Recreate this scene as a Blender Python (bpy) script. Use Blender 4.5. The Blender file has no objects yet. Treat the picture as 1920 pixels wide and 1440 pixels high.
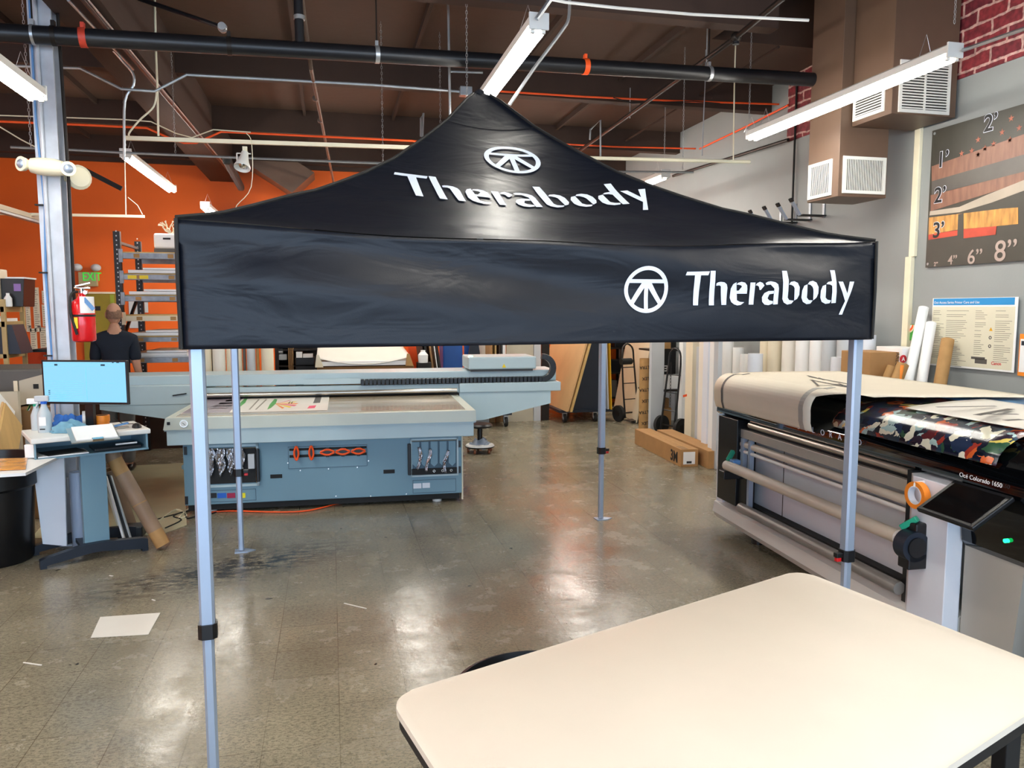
LP_WIN=62.;EXPO=1.05
import bpy, bmesh, math, random
from mathutils import Vector, Matrix
random.seed(7)
PI=math.pi
scn=bpy.context.scene
C=bpy.data.collections.new('shop'); scn.collection.children.link(C)
# ---------------------------------------------------------------- camera model
F=1430.;YAW=.2330;PIT=.0973;CZ=1.76
_cy,_sy,_cp,_sp=math.cos(YAW),math.sin(YAW),math.cos(PIT),math.sin(PIT)
FW=Vector((_sy*_cp,_cy*_cp,-_sp));RT=Vector((_cy,-_sy,0));DN=FW.cross(RT)
CAM=Vector((0,0,CZ))
def ray(px,py): return FW+RT*((px-960)/F)+DN*((py-720)/F)
def at(px,py,x=None,y=None,z=None):
    r=ray(px,py)
    t=(z-CZ)/r.z if z is not None else (x/r.x if x is not None else y/r.y)
    return CAM+r*t
cd=bpy.data.cameras.new('camera'); cam=bpy.data.objects.new('camera',cd); scn.collection.objects.link(cam)
cd.sensor_fit='HORIZONTAL'; cd.sensor_width=36; cd.lens=F/1920*36; cd.clip_start=.05
cam.matrix_world=Matrix(((RT.x,-DN.x,-FW.x,0),(RT.y,-DN.y,-FW.y,0),(RT.z,-DN.z,-FW.z,CZ),(0,0,0,1)))
scn.camera=cam
# ---------------------------------------------------------------- materials
def lin(h):
    h=h.lstrip('#');v=[int(h[i:i+2],16)/255 for i in (0,2,4)]
    return tuple(c/12.92 if c<=.04045 else ((c+.055)/1.055)**2.4 for c in v)+(1,)
def N(nt,t,**k):
    n=nt.nodes.new(t)
    for a,b in k.items():
        if a[0]=='_': setattr(n,a[1:],b)
        else: n.inputs[a.replace('_',' ')].default_value=b
    return n
def mat(name,col,rough=.5,metal=0,var=.06,vs=6.,bump=0,bs=60.,emit=0,spec=.5,alpha=1,trans=0,coat=0,stretch=None):
    m=bpy.data.materials.new(name);m.use_nodes=True;nt=m.node_tree;L=nt.links.new
    b=nt.nodes['Principled BSDF'];c=lin(col)
    b.inputs['Roughness'].default_value=rough;b.inputs['Metallic'].default_value=metal
    b.inputs['Specular IOR Level'].default_value=spec
    b.inputs['Coat Weight'].default_value=coat;b.inputs['Coat Roughness'].default_value=.05
    b.inputs['Alpha'].default_value=alpha;b.inputs['Transmission Weight'].default_value=trans
    b.inputs['Base Color'].default_value=c
    tc=N(nt,'ShaderNodeTexCoord');src=tc.outputs['Object']
    if stretch:
        mp=N(nt,'ShaderNodeMapping');mp.inputs['Scale'].default_value=stretch;L(src,mp.inputs[0]);src=mp.outputs[0]
    if var:
        n=N(nt,'ShaderNodeTexNoise',Scale=vs,Detail=4.);L(src,n.inputs['Vector'])
        r=N(nt,'ShaderNodeValToRGB');L(n.outputs[0],r.inputs[0])
        r.color_ramp.elements[0].position=.3;r.color_ramp.elements[1].position=.7
        r.color_ramp.elements[0].color=tuple(max(0,x*(1-var)) for x in c[:3])+(1,)
        r.color_ramp.elements[1].color=tuple(min(1,x*(1+var)) for x in c[:3])+(1,)
        L(r.outputs[0],b.inputs['Base Color'])
    if bump:
        n=N(nt,'ShaderNodeTexNoise',Scale=bs,Detail=3.);L(src,n.inputs['Vector'])
        q=N(nt,'ShaderNodeBump',Strength=bump,Distance=.02);L(n.outputs[0],q.inputs['Height']);L(q.outputs[0],b.inputs['Normal'])
    if emit:
        b.inputs['Emission Color'].default_value=c;b.inputs['Emission Strength'].default_value=emit
    return m
M={}
def MM(k,*a,**kw): M[k]=mat(k,*a,**kw); return M[k]
MM('orange_wall','#e06000',.55,var=.05,vs=1.5,bump=.05,bs=40)
MM('grey_wall','#929695',.6,var=.03,vs=2,bump=.04,bs=50)
MM('ceiling_brown','#4c372b',.8,var=.10,vs=1.2,bump=.15,bs=12)
MM('beam_brown','#3d2b22',.8,var=.15,vs=3,bump=.1,bs=30,stretch=(1,.1,1))
MM('plain_wall','#b9b4a8',.8)
MM('black_pipe','#15161a',.38,.0,var=.15,vs=8)
MM('dark_steel','#2a2522',.45,.6,var=.2)
MM('brown_pipe','#5b4a3e',.5,.3,var=.15)
MM('orange_paint','#ff5a1e',.5,var=.1)
MM('red_tag','#c9402a',.5,var=.2,vs=20)
MM('galv','#b9bdc0',.35,.75,var=.1,vs=12)
MM('white_metal','#e9e8e2',.4,var=.02)
MM('cream_metal','#eee6c9',.45,var=.03)
MM('column_paint','#bfc4cc',.45,.2,var=.1,vs=10)
MM('alu','#a9b8cc',.42,.55,var=.03)
MM('alu_dark','#8b9096',.4,.7,var=.03)
MM('black_plastic','#0f1013',.35,var=.05)
MM('black_matte','#121212',.7,var=.1)
MM('navy_steel','#16202e',.45,var=.1)
MM('chrome','#d9d6d0',.12,1,var=.03)
MM('steel','#c3bdb2',.28,.85,var=.03)
MM('duct_brown','#654f40',.45,var=.04)
MM('grille_white','#e7e6de',.4,var=.02)
MM('grille_dark','#1f1c19',.7)
MM('arizona_light','#b4c9cf',.35,var=.02)
MM('arizona_cream','#c9cfc4',.4,var=.02)
MM('arizona_dark','#7295a6',.4,var=.03,vs=2)
MM('arizona_edge','#4a6474',.5,var=.05)
MM('table_film','#b9ac95',.18,.1,var=.05,vs=3,coat=.3)
MM('white_print','#eae6dc',.35,var=.02)
MM('canvas_cream','#e2d8c4',.5,var=.02)
MM('work_top','#e4dacb',.42,var=.03,vs=2.5)
MM('housing_white','#d6d4cf',.4,var=.02)
MM('housing_grey','#a9a69d',.45,var=.02)
MM('housing_bright','#dfe3ec',.3,var=.01)
MM('gloss_black','#040507',.06,var=0,coat=.5)
MM('roll_cream','#cfc6b5',.35,var=.03)
MM('roll_grey','#8e8b86',.35,.2,var=.1)
MM('kraft','#a9814f',.75,var=.08,vs=15)
MM('kraft_dark','#8a6a45',.75,var=.1)
MM('cardboard','#a67c4d',.8,var=.07,vs=8)
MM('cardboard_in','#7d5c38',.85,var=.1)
MM('brown_wrap','#8a7058',.6,var=.12,vs=8,bump=.2,bs=12)
MM('mdf','#c9a271',.7,var=.05,vs=3)
MM('wood_pale','#c9a568',.6,var=.15,vs=8,stretch=(1,1,.15))
MM('tape_orange','#f08a22',.45,var=.05)
MM('green','#1f9d7c',.4,var=.05)
MM('green_grass','#3f9a3d',.5,var=.2)
MM('red','#d3131c',.25,var=.03,coat=.4)
MM('yellow','#f0d31a',.5,var=.05)
MM('yellow_safety','#e0a818',.5,var=.08)
MM('blue_cloth','#2b63ae',.85,var=.2,vs=20)
MM('teal_cloth','#6f9fb4',.85,var=.15,vs=20)
MM('blue_plastic','#154a93',.45,var=.08)
MM('blue_wire','#5f8fc4',.5)
MM('ink_black','#0a0a0c',.5);MM('ink_blue','#1e62c8',.5);MM('ink_magenta','#a31945',.5);MM('ink_yellow','#f2e416',.5)
MM('foil','#c8c8cc',.22,.95,var=.15,vs=15,bump=.8,bs=30)
MM('white','#f2f2f0',.45,var=.01)
MM('white_bluish','#e3e8f0',.4,var=.01)
MM('foam_white','#ece6da',.5,var=.03,vs=3)
MM('foam_cream','#e4d8bd',.5,var=.04,vs=3)
MM('foam_grey','#bfc3c6',.45,var=.04,vs=3)
MM('skin','#b98a70',.55,var=.08,vs=12)
MM('shirt_navy','#0b1626',.85,var=.15,vs=10)
MM('jeans_grey','#6b6a68',.85,var=.15)
MM('hair','#7a5c4a',.8,var=.3,vs=60)
MM('rack_galv','#8d9096',.45,.4,var=.2,vs=14)
MM('rack_black','#17191c',.5,var=.1)
MM('tan_shelf','#b49a66',.5,var=.05)
MM('olive','#8a7a1e',.6,var=.1)
MM('olive_green','#8c9a2c',.6,var=.1)
MM('exit_tan','#a89a72',.6,var=.05)
MM('exit_green','#2bc23a',.5,emit=.3)
MM('machine_grey','#55524e',.5,var=.05)
MM('machine_tan','#b8b09c',.5,var=.03)
MM('purple','#8d6bb0',.5)
MM('text_black','#171717',.6,var=0)
MM('text_grey','#8b8778',.6,var=0)
MM('text_white','#e8eefb',.45,var=0)
MM('logo_white','#dfe9fb',.5,var=0)
MM('blue_header','#1d8bcb',.45,var=0)
MM('poster_paper','#ddd8c0',.5,var=.02)
MM('red_text','#c3202a',.5,var=0)
MM('banner_dark','#3a3830',.42,var=.12,vs=3,bump=.15,bs=5)
MM('banner_grey','#5a5550',.42,var=.15,vs=4)
MM('banner_tan','#87604f',.45,var=.22,vs=8,stretch=(1,3,.6))
MM('banner_gold','#c08a45',.45,var=.4,vs=9,stretch=(1,3,.6))
MM('banner_red','#b8402a',.45,var=.25,vs=6)
MM('banner_cream','#aca090',.45,var=.1,vs=4)
MM('banner_text','#b09c92',.5,var=0)
MM('star','#a8604a',.5,var=.2)
MM('film','#c7d6ec',.12,var=.02,trans=.35,alpha=.85)
MM('film_amber','#d8923f',.15,var=.25,vs=10,bump=.6,bs=10)
MM('bottle','#dbe6ea',.25,var=.02,trans=.3)
MM('rubber','#131313',.75,var=.1)
MM('caster_amber','#9c5a3a',.4,var=.1)
MM('pink','#e0406a',.5)
MM('grey_tan','#7c7263',.6,var=.1)
def emis(k,col,s):
    m=bpy.data.materials.new(k);m.use_nodes=True;nt=m.node_tree
    for n in list(nt.nodes): nt.nodes.remove(n)
    o=N(nt,'ShaderNodeOutputMaterial');e=N(nt,'ShaderNodeEmission');e.inputs[0].default_value=lin(col);e.inputs[1].default_value=s
    nt.links.new(e.outputs[0],o.inputs[0]);M[k]=m
emis('tube_light','#fffaf0',36.)
emis('led_green','#19ff7a',3.)
emis('lamp_green','#8affc0',2.)
def screen_mat():
    m=mat('screen','#0a0a0a',.2,var=0);b=m.node_tree.nodes['Principled BSDF']
    b.inputs['Emission Color'].default_value=lin('#84c9ee');b.inputs['Emission Strength'].default_value=.62;M['screen']=m
screen_mat()
MM('screen_line','#4e93b8',.5,var=0,emit=.8); MM('screen_dark','#16303e',.5,var=0,emit=.3)
def floor_mat():
    m=bpy.data.materials.new('floor_tile');m.use_nodes=True;nt=m.node_tree;L=nt.links.new;b=nt.nodes['Principled BSDF']
    tc=N(nt,'ShaderNodeTexCoord')
    def noise(s,d=5.,r=.55,sc=None):
        n=N(nt,'ShaderNodeTexNoise',Scale=s,Detail=d,Roughness=r)
        if sc:
            mp=N(nt,'ShaderNodeMapping');mp.inputs['Scale'].default_value=sc;L(tc.outputs['Object'],mp.inputs[0]);L(mp.outputs[0],n.inputs['Vector'])
        else: L(tc.outputs['Object'],n.inputs['Vector'])
        return n.outputs[0]
    def ramp(x,*st):
        r=N(nt,'ShaderNodeValToRGB');L(x,r.inputs[0]);e=r.color_ramp.elements
        while len(e)<len(st): e.new(.5)
        for i,(p,c) in enumerate(st): e[i].position=p;e[i].color=lin(c) if isinstance(c,str) else (c,c,c,1)
        return r.outputs[0]
    def mix(f,a,c,mode='MIX'):
        x=N(nt,'ShaderNodeMix',_data_type='RGBA',_blend_type=mode)
        if isinstance(f,float): x.inputs[0].default_value=f
        else: L(f,x.inputs[0])
        L(a,x.inputs[6])
        if isinstance(c,tuple): x.inputs[7].default_value=c
        else: L(c,x.inputs[7])
        return x.outputs[2]
    base=ramp(noise(.55,6.),(.30,'#7d7560'),(.55,'#9b927b'),(.75,'#b3aa90'))
    cl=ramp(noise(2.2,8.,.65),(.3,'#877e6a'),(.75,'#aba18a'))
    c1=mix(.45,base,cl)
    fine=ramp(noise(42,4.,.75,(1,2.2,1)),(.40,.42),(.54,1.))
    c2=mix(.75,c1,fine,'MULTIPLY')
    sp=ramp(noise(120,2.,.6),(.33,.2),(.40,1.))
    c2=mix(.75,c2,sp,'MULTIPLY')
    br=N(nt,'ShaderNodeTexBrick',_offset=0.,Scale=1.);br.inputs['Color1'].default_value=(1,1,1,1);br.inputs['Color2'].default_value=(.86,.86,.87,1)
    br.inputs['Mortar'].default_value=(.45,.42,.38,1);br.inputs['Mortar Size'].default_value=.0022;br.inputs['Brick Width'].default_value=.3048;br.inputs['Row Height'].default_value=.3048
    L(tc.outputs['Object'],br.inputs['Vector'])
    gap=ramp(noise(.9,3.),(.36,.15),(.55,1.))
    x=N(nt,'ShaderNodeMix',_data_type='RGBA',_blend_type='MULTIPLY');L(gap,x.inputs[0]);L(c2,x.inputs[6]);L(br.outputs[0],x.inputs[7]);c3=x.outputs[2]
    st=noise(1.1,8.,.72,(1.6,.8,1));dirt=ramp(st,(.66,0.),(.85,.6))
    c4=mix(dirt,c3,lin('#3b352c'))
    # dark worn stain patch beside the desk
    mp=N(nt,'ShaderNodeMapping',_vector_type='TEXTURE');mp.inputs['Location'].default_value=(-.75,5.35,0);mp.inputs['Rotation'].default_value=(0,0,.42);mp.inputs['Scale'].default_value=(1.25,.42,1)
    L(tc.outputs['Object'],mp.inputs[0]);g=N(nt,'ShaderNodeTexGradient',_gradient_type='SPHERICAL');L(mp.outputs[0],g.inputs[0])
    mm=N(nt,'ShaderNodeMath',_operation='MULTIPLY');L(g.outputs[0],mm.inputs[0]);L(ramp(noise(9,8.,.75,(1,2.5,1)),(.42,0.),(.56,1.)),mm.inputs[1])
    m3=N(nt,'ShaderNodeMath',_operation='MULTIPLY',_use_clamp=True);L(mm.outputs[0],m3.inputs[0]);m3.inputs[1].default_value=1.5
    spots=ramp(noise(9,2.,.5,(1,1.3,1)),(.235,1.),(.25,0.));c4=mix(spots,c4,lin('#1f1c18'))
    
    c5=mix(m3.outputs[0],c4,lin('#2b2620'))
    L(c5,b.inputs['Base Color'])
    rr=ramp(noise(2.6,9.,.72),(.36,.12),(.68,.36));L(rr,b.inputs['Roughness'])
    bp=N(nt,'ShaderNodeBump',Strength=.06,Distance=.02);L(noise(26,4.,.6),bp.inputs['Height']);L(bp.outputs[0],b.inputs['Normal'])
    b.inputs['Specular IOR Level'].default_value=.42
    M['floor_tile']=m
floor_mat()
def brick_mat():
    m=bpy.data.materials.new('brick_mural');m.use_nodes=True;nt=m.node_tree;L=nt.links.new;b=nt.nodes['Principled BSDF']
    tc=N(nt,'ShaderNodeTexCoord');mp=N(nt,'ShaderNodeMapping');mp.inputs['Rotation'].default_value=(0,PI/2,PI/2)
    cx=N(nt,'ShaderNodeSeparateXYZ');cb=N(nt,'ShaderNodeCombineXYZ');L(tc.outputs['Object'],cx.inputs[0]);L(cx.outputs[1],cb.inputs[0]);L(cx.outputs[2],cb.inputs[1])
    nz=N(nt,'ShaderNodeTexNoise',Scale=7.,Detail=3.);L(cb.outputs[0],nz.inputs['Vector'])
    mx=N(nt,'ShaderNodeVectorMath',_operation='MULTIPLY_ADD');L(nz.outputs['Color'],mx.inputs[0]);mx.inputs[1].default_value=(.05,.05,0);L(cb.outputs[0],mx.inputs[2])
    br=N(nt,'ShaderNodeTexBrick',Scale=1.);br.inputs['Color1'].default_value=lin('#8c2f35');br.inputs['Color2'].default_value=lin('#6e2530')
    br.inputs['Mortar'].default_value=lin('#c9a49a');br.inputs['Mortar Size'].default_value=.011;br.inputs['Brick Width'].default_value=.30;br.inputs['Row Height'].default_value=.115
    L(mx.outputs[0],br.inputs['Vector'])
    n2=N(nt,'ShaderNodeTexNoise',Scale=22.,Detail=4.);L(tc.outputs['Object'],n2.inputs['Vector'])
    rp=N(nt,'ShaderNodeValToRGB');L(n2.outputs[0],rp.inputs[0]);rp.color_ramp.elements[0].color=(.6,.6,.6,1);rp.color_ramp.elements[1].color=(1.2,1.2,1.2,1);rp.color_ramp.elements[0].position=.35;rp.color_ramp.elements[1].position=.65
    x=N(nt,'ShaderNodeMix',_data_type='RGBA',_blend_type='MULTIPLY');x.inputs[0].default_value=1.;L(br.outputs[0],x.inputs[6]);L(rp.outputs[0],x.inputs[7])
    L(x.outputs[2],b.inputs['Base Color']);b.inputs['Roughness'].default_value=.6;M['brick_mural']=m
brick_mat()
def art_mat():
    m=bpy.data.materials.new('art_print');m.use_nodes=True;nt=m.node_tree;L=nt.links.new;b=nt.nodes['Principled BSDF']
    tc=N(nt,'ShaderNodeTexCoord')
    nz=N(nt,'ShaderNodeTexNoise',Scale=6.,Detail=4.);L(tc.outputs['Object'],nz.inputs['Vector'])
    mx=N(nt,'ShaderNodeVectorMath',_operation='MULTIPLY_ADD');L(nz.outputs['Color'],mx.inputs[0]);mx.inputs[1].default_value=(.25,.25,.25);L(tc.outputs['Object'],mx.inputs[2])
    v=N(nt,'ShaderNodeTexVoronoi',Scale=17.);L(mx.outputs[0],v.inputs['Vector'])
    sx=N(nt,'ShaderNodeSeparateColor');L(v.outputs['Color'],sx.inputs[0])
    r=N(nt,'ShaderNodeValToRGB');r.color_ramp.interpolation='CONSTANT';L(sx.outputs[0],r.inputs[0]);e=r.color_ramp.elements
    cols=['#131a2b','#22303a','#0f1420','#4f1b20','#1c2a44','#8a2d22','#2b4a35','#c8b25a','#141a24','#9fb7b5','#2d2230','#c05a2a','#1d3446','#d9d6c0']
    while len(e)<len(cols): e.new(.5)
    for i,c in enumerate(cols): e[i].position=i/len(cols);e[i].color=lin(c)
    L(r.outputs[0],b.inputs['Base Color']);b.inputs['Roughness'].default_value=.22;M['art_print']=m
    m2=mat('art_blue','#3d6b94',.3,var=.45,vs=14,stretch=(1,.35,1));M['art_blue']=m2
art_mat()
def fabric_mat():
    m=mat('canopy_fabric','#0d121c',.40,var=.08,vs=3,bump=.0,spec=.30);nt=m.node_tree;b=nt.nodes['Principled BSDF'];L=nt.links.new
    tc=N(nt,'ShaderNodeTexCoord')
    mp=N(nt,'ShaderNodeMapping');mp.inputs['Scale'].default_value=(1.,1.,3.2);L(tc.outputs['Object'],mp.inputs[0])
    n=N(nt,'ShaderNodeTexNoise',Scale=2.2,Detail=3.,Distortion=.8);L(mp.outputs[0],n.inputs['Vector'])
    n2=N(nt,'ShaderNodeTexNoise',Scale=260.,Detail=1.);L(tc.outputs['Object'],n2.inputs['Vector'])
    q=N(nt,'ShaderNodeBump',Strength=.22,Distance=.05);L(n.outputs[0],q.inputs['Height'])
    q2=N(nt,'ShaderNodeBump',Strength=.12,Distance=.002);L(n2.outputs[0],q2.inputs['Height']);L(q.outputs[0],q2.inputs['Normal'])
    L(q2.outputs[0],b.inputs['Normal']);M['canopy_fabric']=m
fabric_mat()
# ---------------------------------------------------------------- mesh builder
class MB:
    def __init__(s): s.b=bmesh.new()
    def _fin(s,vs,bev=0,seg=2):
        if bev:
            es=set(e for v in vs for e in v.link_edges)
            bmesh.ops.bevel(s.b,geom=list(es),offset=bev,segments=seg,affect='EDGES',profile=.5)
        return s
    def box(s,x0,x1,y0,y1,z0,z1,bev=0,mtx=None):
        m=Matrix.Translation(((x0+x1)/2,(y0+y1)/2,(z0+z1)/2))@Matrix.Diagonal((abs(x1-x0),abs(y1-y0),abs(z1-z0),1))
        if mtx is not None: m=mtx@m
        r=bmesh.ops.create_cube(s.b,size=1,matrix=m);return s._fin(r['verts'],bev)
    def obox(s,p0,p1,w,h,up=(0,0,1),bev=0):
        p0,p1=Vector(p0),Vector(p1);d=(p1-p0);l=d.length;d.normalize();u=Vector(up);r=d.cross(u)
        if r.length<1e-4: r=d.cross(Vector((1,0,0)))
        r.normalize();u=r.cross(d)
        m=Matrix((( d.x,r.x,u.x,0),(d.y,r.y,u.y,0),(d.z,r.z,u.z,0),(0,0,0,1)));m.translation=(p0+p1)/2
        m=m@Matrix.Diagonal((l,w,h,1));q=bmesh.ops.create_cube(s.b,size=1,matrix=m);return s._fin(q['verts'],bev)
    def cyl(s,p0,p1,r,n=20,r2=None,caps=True):
        p0,p1=Vector(p0),Vector(p1);d=p1-p0
        m=Matrix.Translation((p0+p1)/2)@d.to_track_quat('Z','Y').to_matrix().to_4x4()
        bmesh.ops.create_cone(s.b,cap_ends=caps,segments=n,radius1=r,radius2=r if r2 is None else r2,depth=d.length,matrix=m);return s
    def ring(s,p0,p1,ro,ri,n=24):
        # hollow tube with annular ends
        p0,p1=Vector(p0),Vector(p1);d=(p1-p0);q=d.to_track_quat('Z','Y').to_matrix()
        L=[]
        for p,r in((p0,ri),(p0,ro),(p1,ro),(p1,ri)):
            L.append([s.b.verts.new(p+q@Vector((r*math.cos(2*PI*i/n),r*math.sin(2*PI*i/n),0))) for i in range(n)])
        for a in range(4):
            A,B=L[a],L[(a+1)%4]
            for i in range(n): s.b.faces.new((A[i],A[(i+1)%n],B[(i+1)%n],B[i]))
        return s
    def tube(s,pts,r,n=8,smooth=0):
        pts=[Vector(p) for p in pts]
        if smooth:
            out=[]
            P=[pts[0]]+pts+[pts[-1]]
            for i in range(1,len(P)-2):
                for k in range(smooth):
                    t=k/smooth;a,b,c,d=P[i-1],P[i],P[i+1],P[i+2]
                    out.append(.5*((2*b)+(c-a)*t+(2*a-5*b+4*c-d)*t*t+(3*b-a-3*c+d)*t**3))
            out.append(pts[-1]);pts=out
        rings=[];nrm=None
        for i,p in enumerate(pts):
            d=(pts[min(i+1,len(pts)-1)]-pts[max(i-1,0)]).normalized()
            if nrm is None:
                nrm=d.cross(Vector((0,0,1)))
                if nrm.length<1e-3: nrm=d.cross(Vector((1,0,0)))
            nrm=(nrm-d*nrm.dot(d)).normalized();bn=d.cross(nrm)
            rings.append([s.b.verts.new(p+nrm*(r*math.cos(2*PI*k/n))+bn*(r*math.sin(2*PI*k/n))) for k in range(n)])
        for A,B in zip(rings,rings[1:]):
            for k in range(n): s.b.faces.new((A[k],A[(k+1)%n],B[(k+1)%n],B[k]))
        s.b.faces.new(rings[0][::-1]);s.b.faces.new(rings[-1]);return s
    def lathe(s,prof,c=(0,0,0),n=24,axis=(0,0,1)):
        c=Vector(c);q=Vector(axis).to_track_quat('Z','Y').to_matrix();R=[]
        for r,z in prof:
            R.append([s.b.verts.new(c+q@Vector((max(r,1e-4)*math.cos(2*PI*i/n),max(r,1e-4)*math.sin(2*PI*i/n),z))) for i in range(n)])
        for A,B in zip(R,R[1:]):
            for i in range(n): s.b.faces.new((A[i],A[(i+1)%n],B[(i+1)%n],B[i]))
        s.b.faces.new(R[0][::-1]);s.b.faces.new(R[-1]);return s
    def prism(s,poly,vec,bev=0):
        vec=Vector(vec);A=[s.b.verts.new(Vector(p)) for p in poly];B=[s.b.verts.new(Vector(p)+vec) for p in poly];n=len(poly)
        s.b.faces.new(A);s.b.faces.new(B[::-1])
        for i in range(n): s.b.faces.new((A[(i+1)%n],A[i],B[i],B[(i+1)%n]))
        return s._fin(A+B,bev)
    def face(s,pts):
        s.b.faces.new([s.b.verts.new(Vector(p)) for p in pts]);return s
    def grid(s,fn,nu,nv):
        V=[[s.b.verts.new(Vector(fn(i/nu,j/nv))) for j in range(nv+1)] for i in range(nu+1)]
        for i in range(nu):
            for j in range(nv): s.b.faces.new((V[i][j],V[i+1][j],V[i+1][j+1],V[i][j+1]))
        return s
    def sphere(s,c,r,sc=(1,1,1),n=16):
        bmesh.ops.create_uvsphere(s.b,u_segments=n,v_segments=n//2+2,radius=r,matrix=Matrix.Translation(c)@Matrix.Diagonal((*sc,1)));return s
    def build(s,name,m,parent=None,smooth=False,solid=0,sub=0,off=0.):
        me=bpy.data.meshes.new(name);bmesh.ops.recalc_face_normals(s.b,faces=s.b.faces);s.b.to_mesh(me);s.b.free()
        me.materials.append(M[m] if isinstance(m,str) else m)
        o=bpy.data.objects.new(name,me);C.objects.link(o)
        if parent is not None: o.parent=parent
        if smooth:
            for p in me.polygons: p.use_smooth=True
            e=me.edges;  # sharp by angle
            bm=bmesh.new();bm.from_mesh(me)
            for ed in bm.edges:
                if len(ed.link_faces)==2 and ed.calc_face_angle()>.6: ed.smooth=False
            bm.to_mesh(me);bm.free()
        if solid:
            x=o.modifiers.new('s','SOLIDIFY');x.thickness=solid;x.offset=off
        return o
def tag(o,label,cat,group=None,kind=None):
    if label:o['label']=label
    if cat:o['category']=cat
    if group:o['group']=group
    if kind:o['kind']=kind
    return o
def T(name,label,cat,loc=(0,0,0),rz=0,group=None):
    o=bpy.data.objects.new(name,None);C.objects.link(o);o.location=loc;o.rotation_euler=(0,0,rz);o.empty_display_size=.1
    return tag(o,label,cat,group)
def ST(o): o['kind']='structure';return o
def lab(o,l): o['label']=l;return o
def dup(root,loc,rz,label=None):
    r=root.copy();C.objects.link(r);r.location=loc;r.rotation_euler=(0,0,rz)
    if label:r['label']=label
    for ch in list(root.children):
        c=ch.copy();C.objects.link(c);c.parent=r
        for g in list(ch.children):
            d=g.copy();C.objects.link(d);d.parent=c
    return r
class Fr:
    def __init__(s,ox,oy,a): s.o=Vector((ox,oy,0));s.a=a;s.c,s.s=math.cos(a),math.sin(a)
    def inv(s,p): d=p-s.o;return Vector((d.x*s.c+d.y*s.s,-d.x*s.s+d.y*s.c,p.z))
    def _r(s,px,py):
        r=ray(px,py);return s.inv(CAM),Vector((r.x*s.c+r.y*s.s,-r.x*s.s+r.y*s.c,r.z))
    def Y(s,px,py,y): o,r=s._r(px,py);return o+r*((y-o.y)/r.y)
    def X(s,px,py,x): o,r=s._r(px,py);return o+r*((x-o.x)/r.x)
    def Z(s,px,py,z): o,r=s._r(px,py);return o+r*((z-o.z)/r.z)
def text(s,size,pos,xdir,ydir,m,parent,name='lettering',depth=.001,bold=0,width=None,align='LEFT',outline=False):
    cu=bpy.data.curves.new('t','FONT');cu.body=s;cu.size=size;cu.extrude=depth;cu.offset=bold;cu.align_x=align
    o=bpy.data.objects.new('t',cu);C.objects.link(o);bpy.context.view_layer.update()
    me=bpy.data.meshes.new_from_object(o);bpy.data.objects.remove(o)
    if len(me.vertices)==0: return None
    x=Vector(xdir).normalized();y=Vector(ydir).normalized();z=x.cross(y)
    k=1.
    if width:
        w=max(v.co.x for v in me.vertices)-min(v.co.x for v in me.vertices);k=width/w
    mt=Matrix(((x.x,y.x,z.x,pos[0]),(x.y,y.y,z.y,pos[1]),(x.z,y.z,z.z,pos[2]),(0,0,0,1)))@Matrix.Diagonal((k,1,1,1))
    me.transform(mt);me.materials.clear();me.materials.append(M[m]);me.name=name
    ob=bpy.data.objects.new(name,me);C.objects.link(ob)
    if parent is not None: ob.parent=parent
    return ob
def single(mb,name,m,label,cat,group=None,**k): return tag(mb.build(name,m,**k),label,cat,group)
exec_parts=[]
# ================================================================ SETTING
XR=5.3;YB=13.6;ZC=4.47;XL=-8.;YF=-4.
ST(MB().box(XL-.2,XR+.2,YF-.2,YB+.2,-.1,0).build('floor','floor_tile'))
ST(MB().box(XL-.2,3.8,YF-.2,YB+.2,ZC,ZC+.1).box(3.8,XR+.2,YF-.2,4.4,ZC,ZC+.1).box(3.8,XR+.2,7.3,YB+.2,ZC,ZC+.1)
 .box(3.7,3.8,4.4,7.3,ZC+.1,5.7).box(3.8,XR+.2,4.3,4.4,ZC+.1,5.7).box(3.8,XR+.2,7.3,7.4,ZC+.1,5.7).box(3.7,XR+.2,4.3,7.4,5.7,5.8).build('ceiling','ceiling_brown'))
ST(MB().box(XL-.2,XR+.2,YB,YB+.15,0,4.10).build('wall_back','orange_wall'))
ST(MB().box(XL-.2,XR+.2,YB-.08,YB+.15,4.10,ZC).build('trim_1','beam_brown'))
ST(MB().box(XR,XR+.15,YF,YB,0,ZC).box(XR,XR+.15,4.4,7.3,ZC,5.7).build('wall_right','grey_wall'))
ST(MB().box(XL-.15,XL,YF,YB,0,ZC).build('wall_left','orange_wall'))
w=MB().box(XL,XR,YF-.15,YF,0,.5).box(XL,XR,YF-.15,YF,3.3,ZC)
for x0,x1 in((XL,-6.5),(-2.6,-2.3),(1.7,2.0),(5.0,XR)): w.box(x0,x1,YF-.15,YF,.5,3.3)
ST(w.build('wall_front','plain_wall'))
for i,(x0,x1) in enumerate(((-6.5,-2.6),(-2.3,1.7),(2.0,5.0))):
    ST(MB().box(x0,x1,YF-.10,YF-.05,.5,.56).box(x0,x1,YF-.10,YF-.05,3.24,3.3).box(x0,x0+.06,YF-.10,YF-.05,.5,3.3).box(x1-.06,x1,YF-.10,YF-.05,.5,3.3).build('window_%d'%(i+1),'alu_dark'))
n=2
for y in(13.35,11.12,8.60,6.10,3.60,1.10,-1.4):
    ST(MB().box(XL,XR if y!=6.10 else 3.8,y,y+.14,4.16,ZC).build('trim_%d'%n,'beam_brown'));n+=1
for x0,x1 in((-1.865,-1.48),):
    ST(MB().box(x0,x1,YF,YB,3.86,ZC).build('trim_%d'%n,'beam_brown'));n+=1
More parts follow.
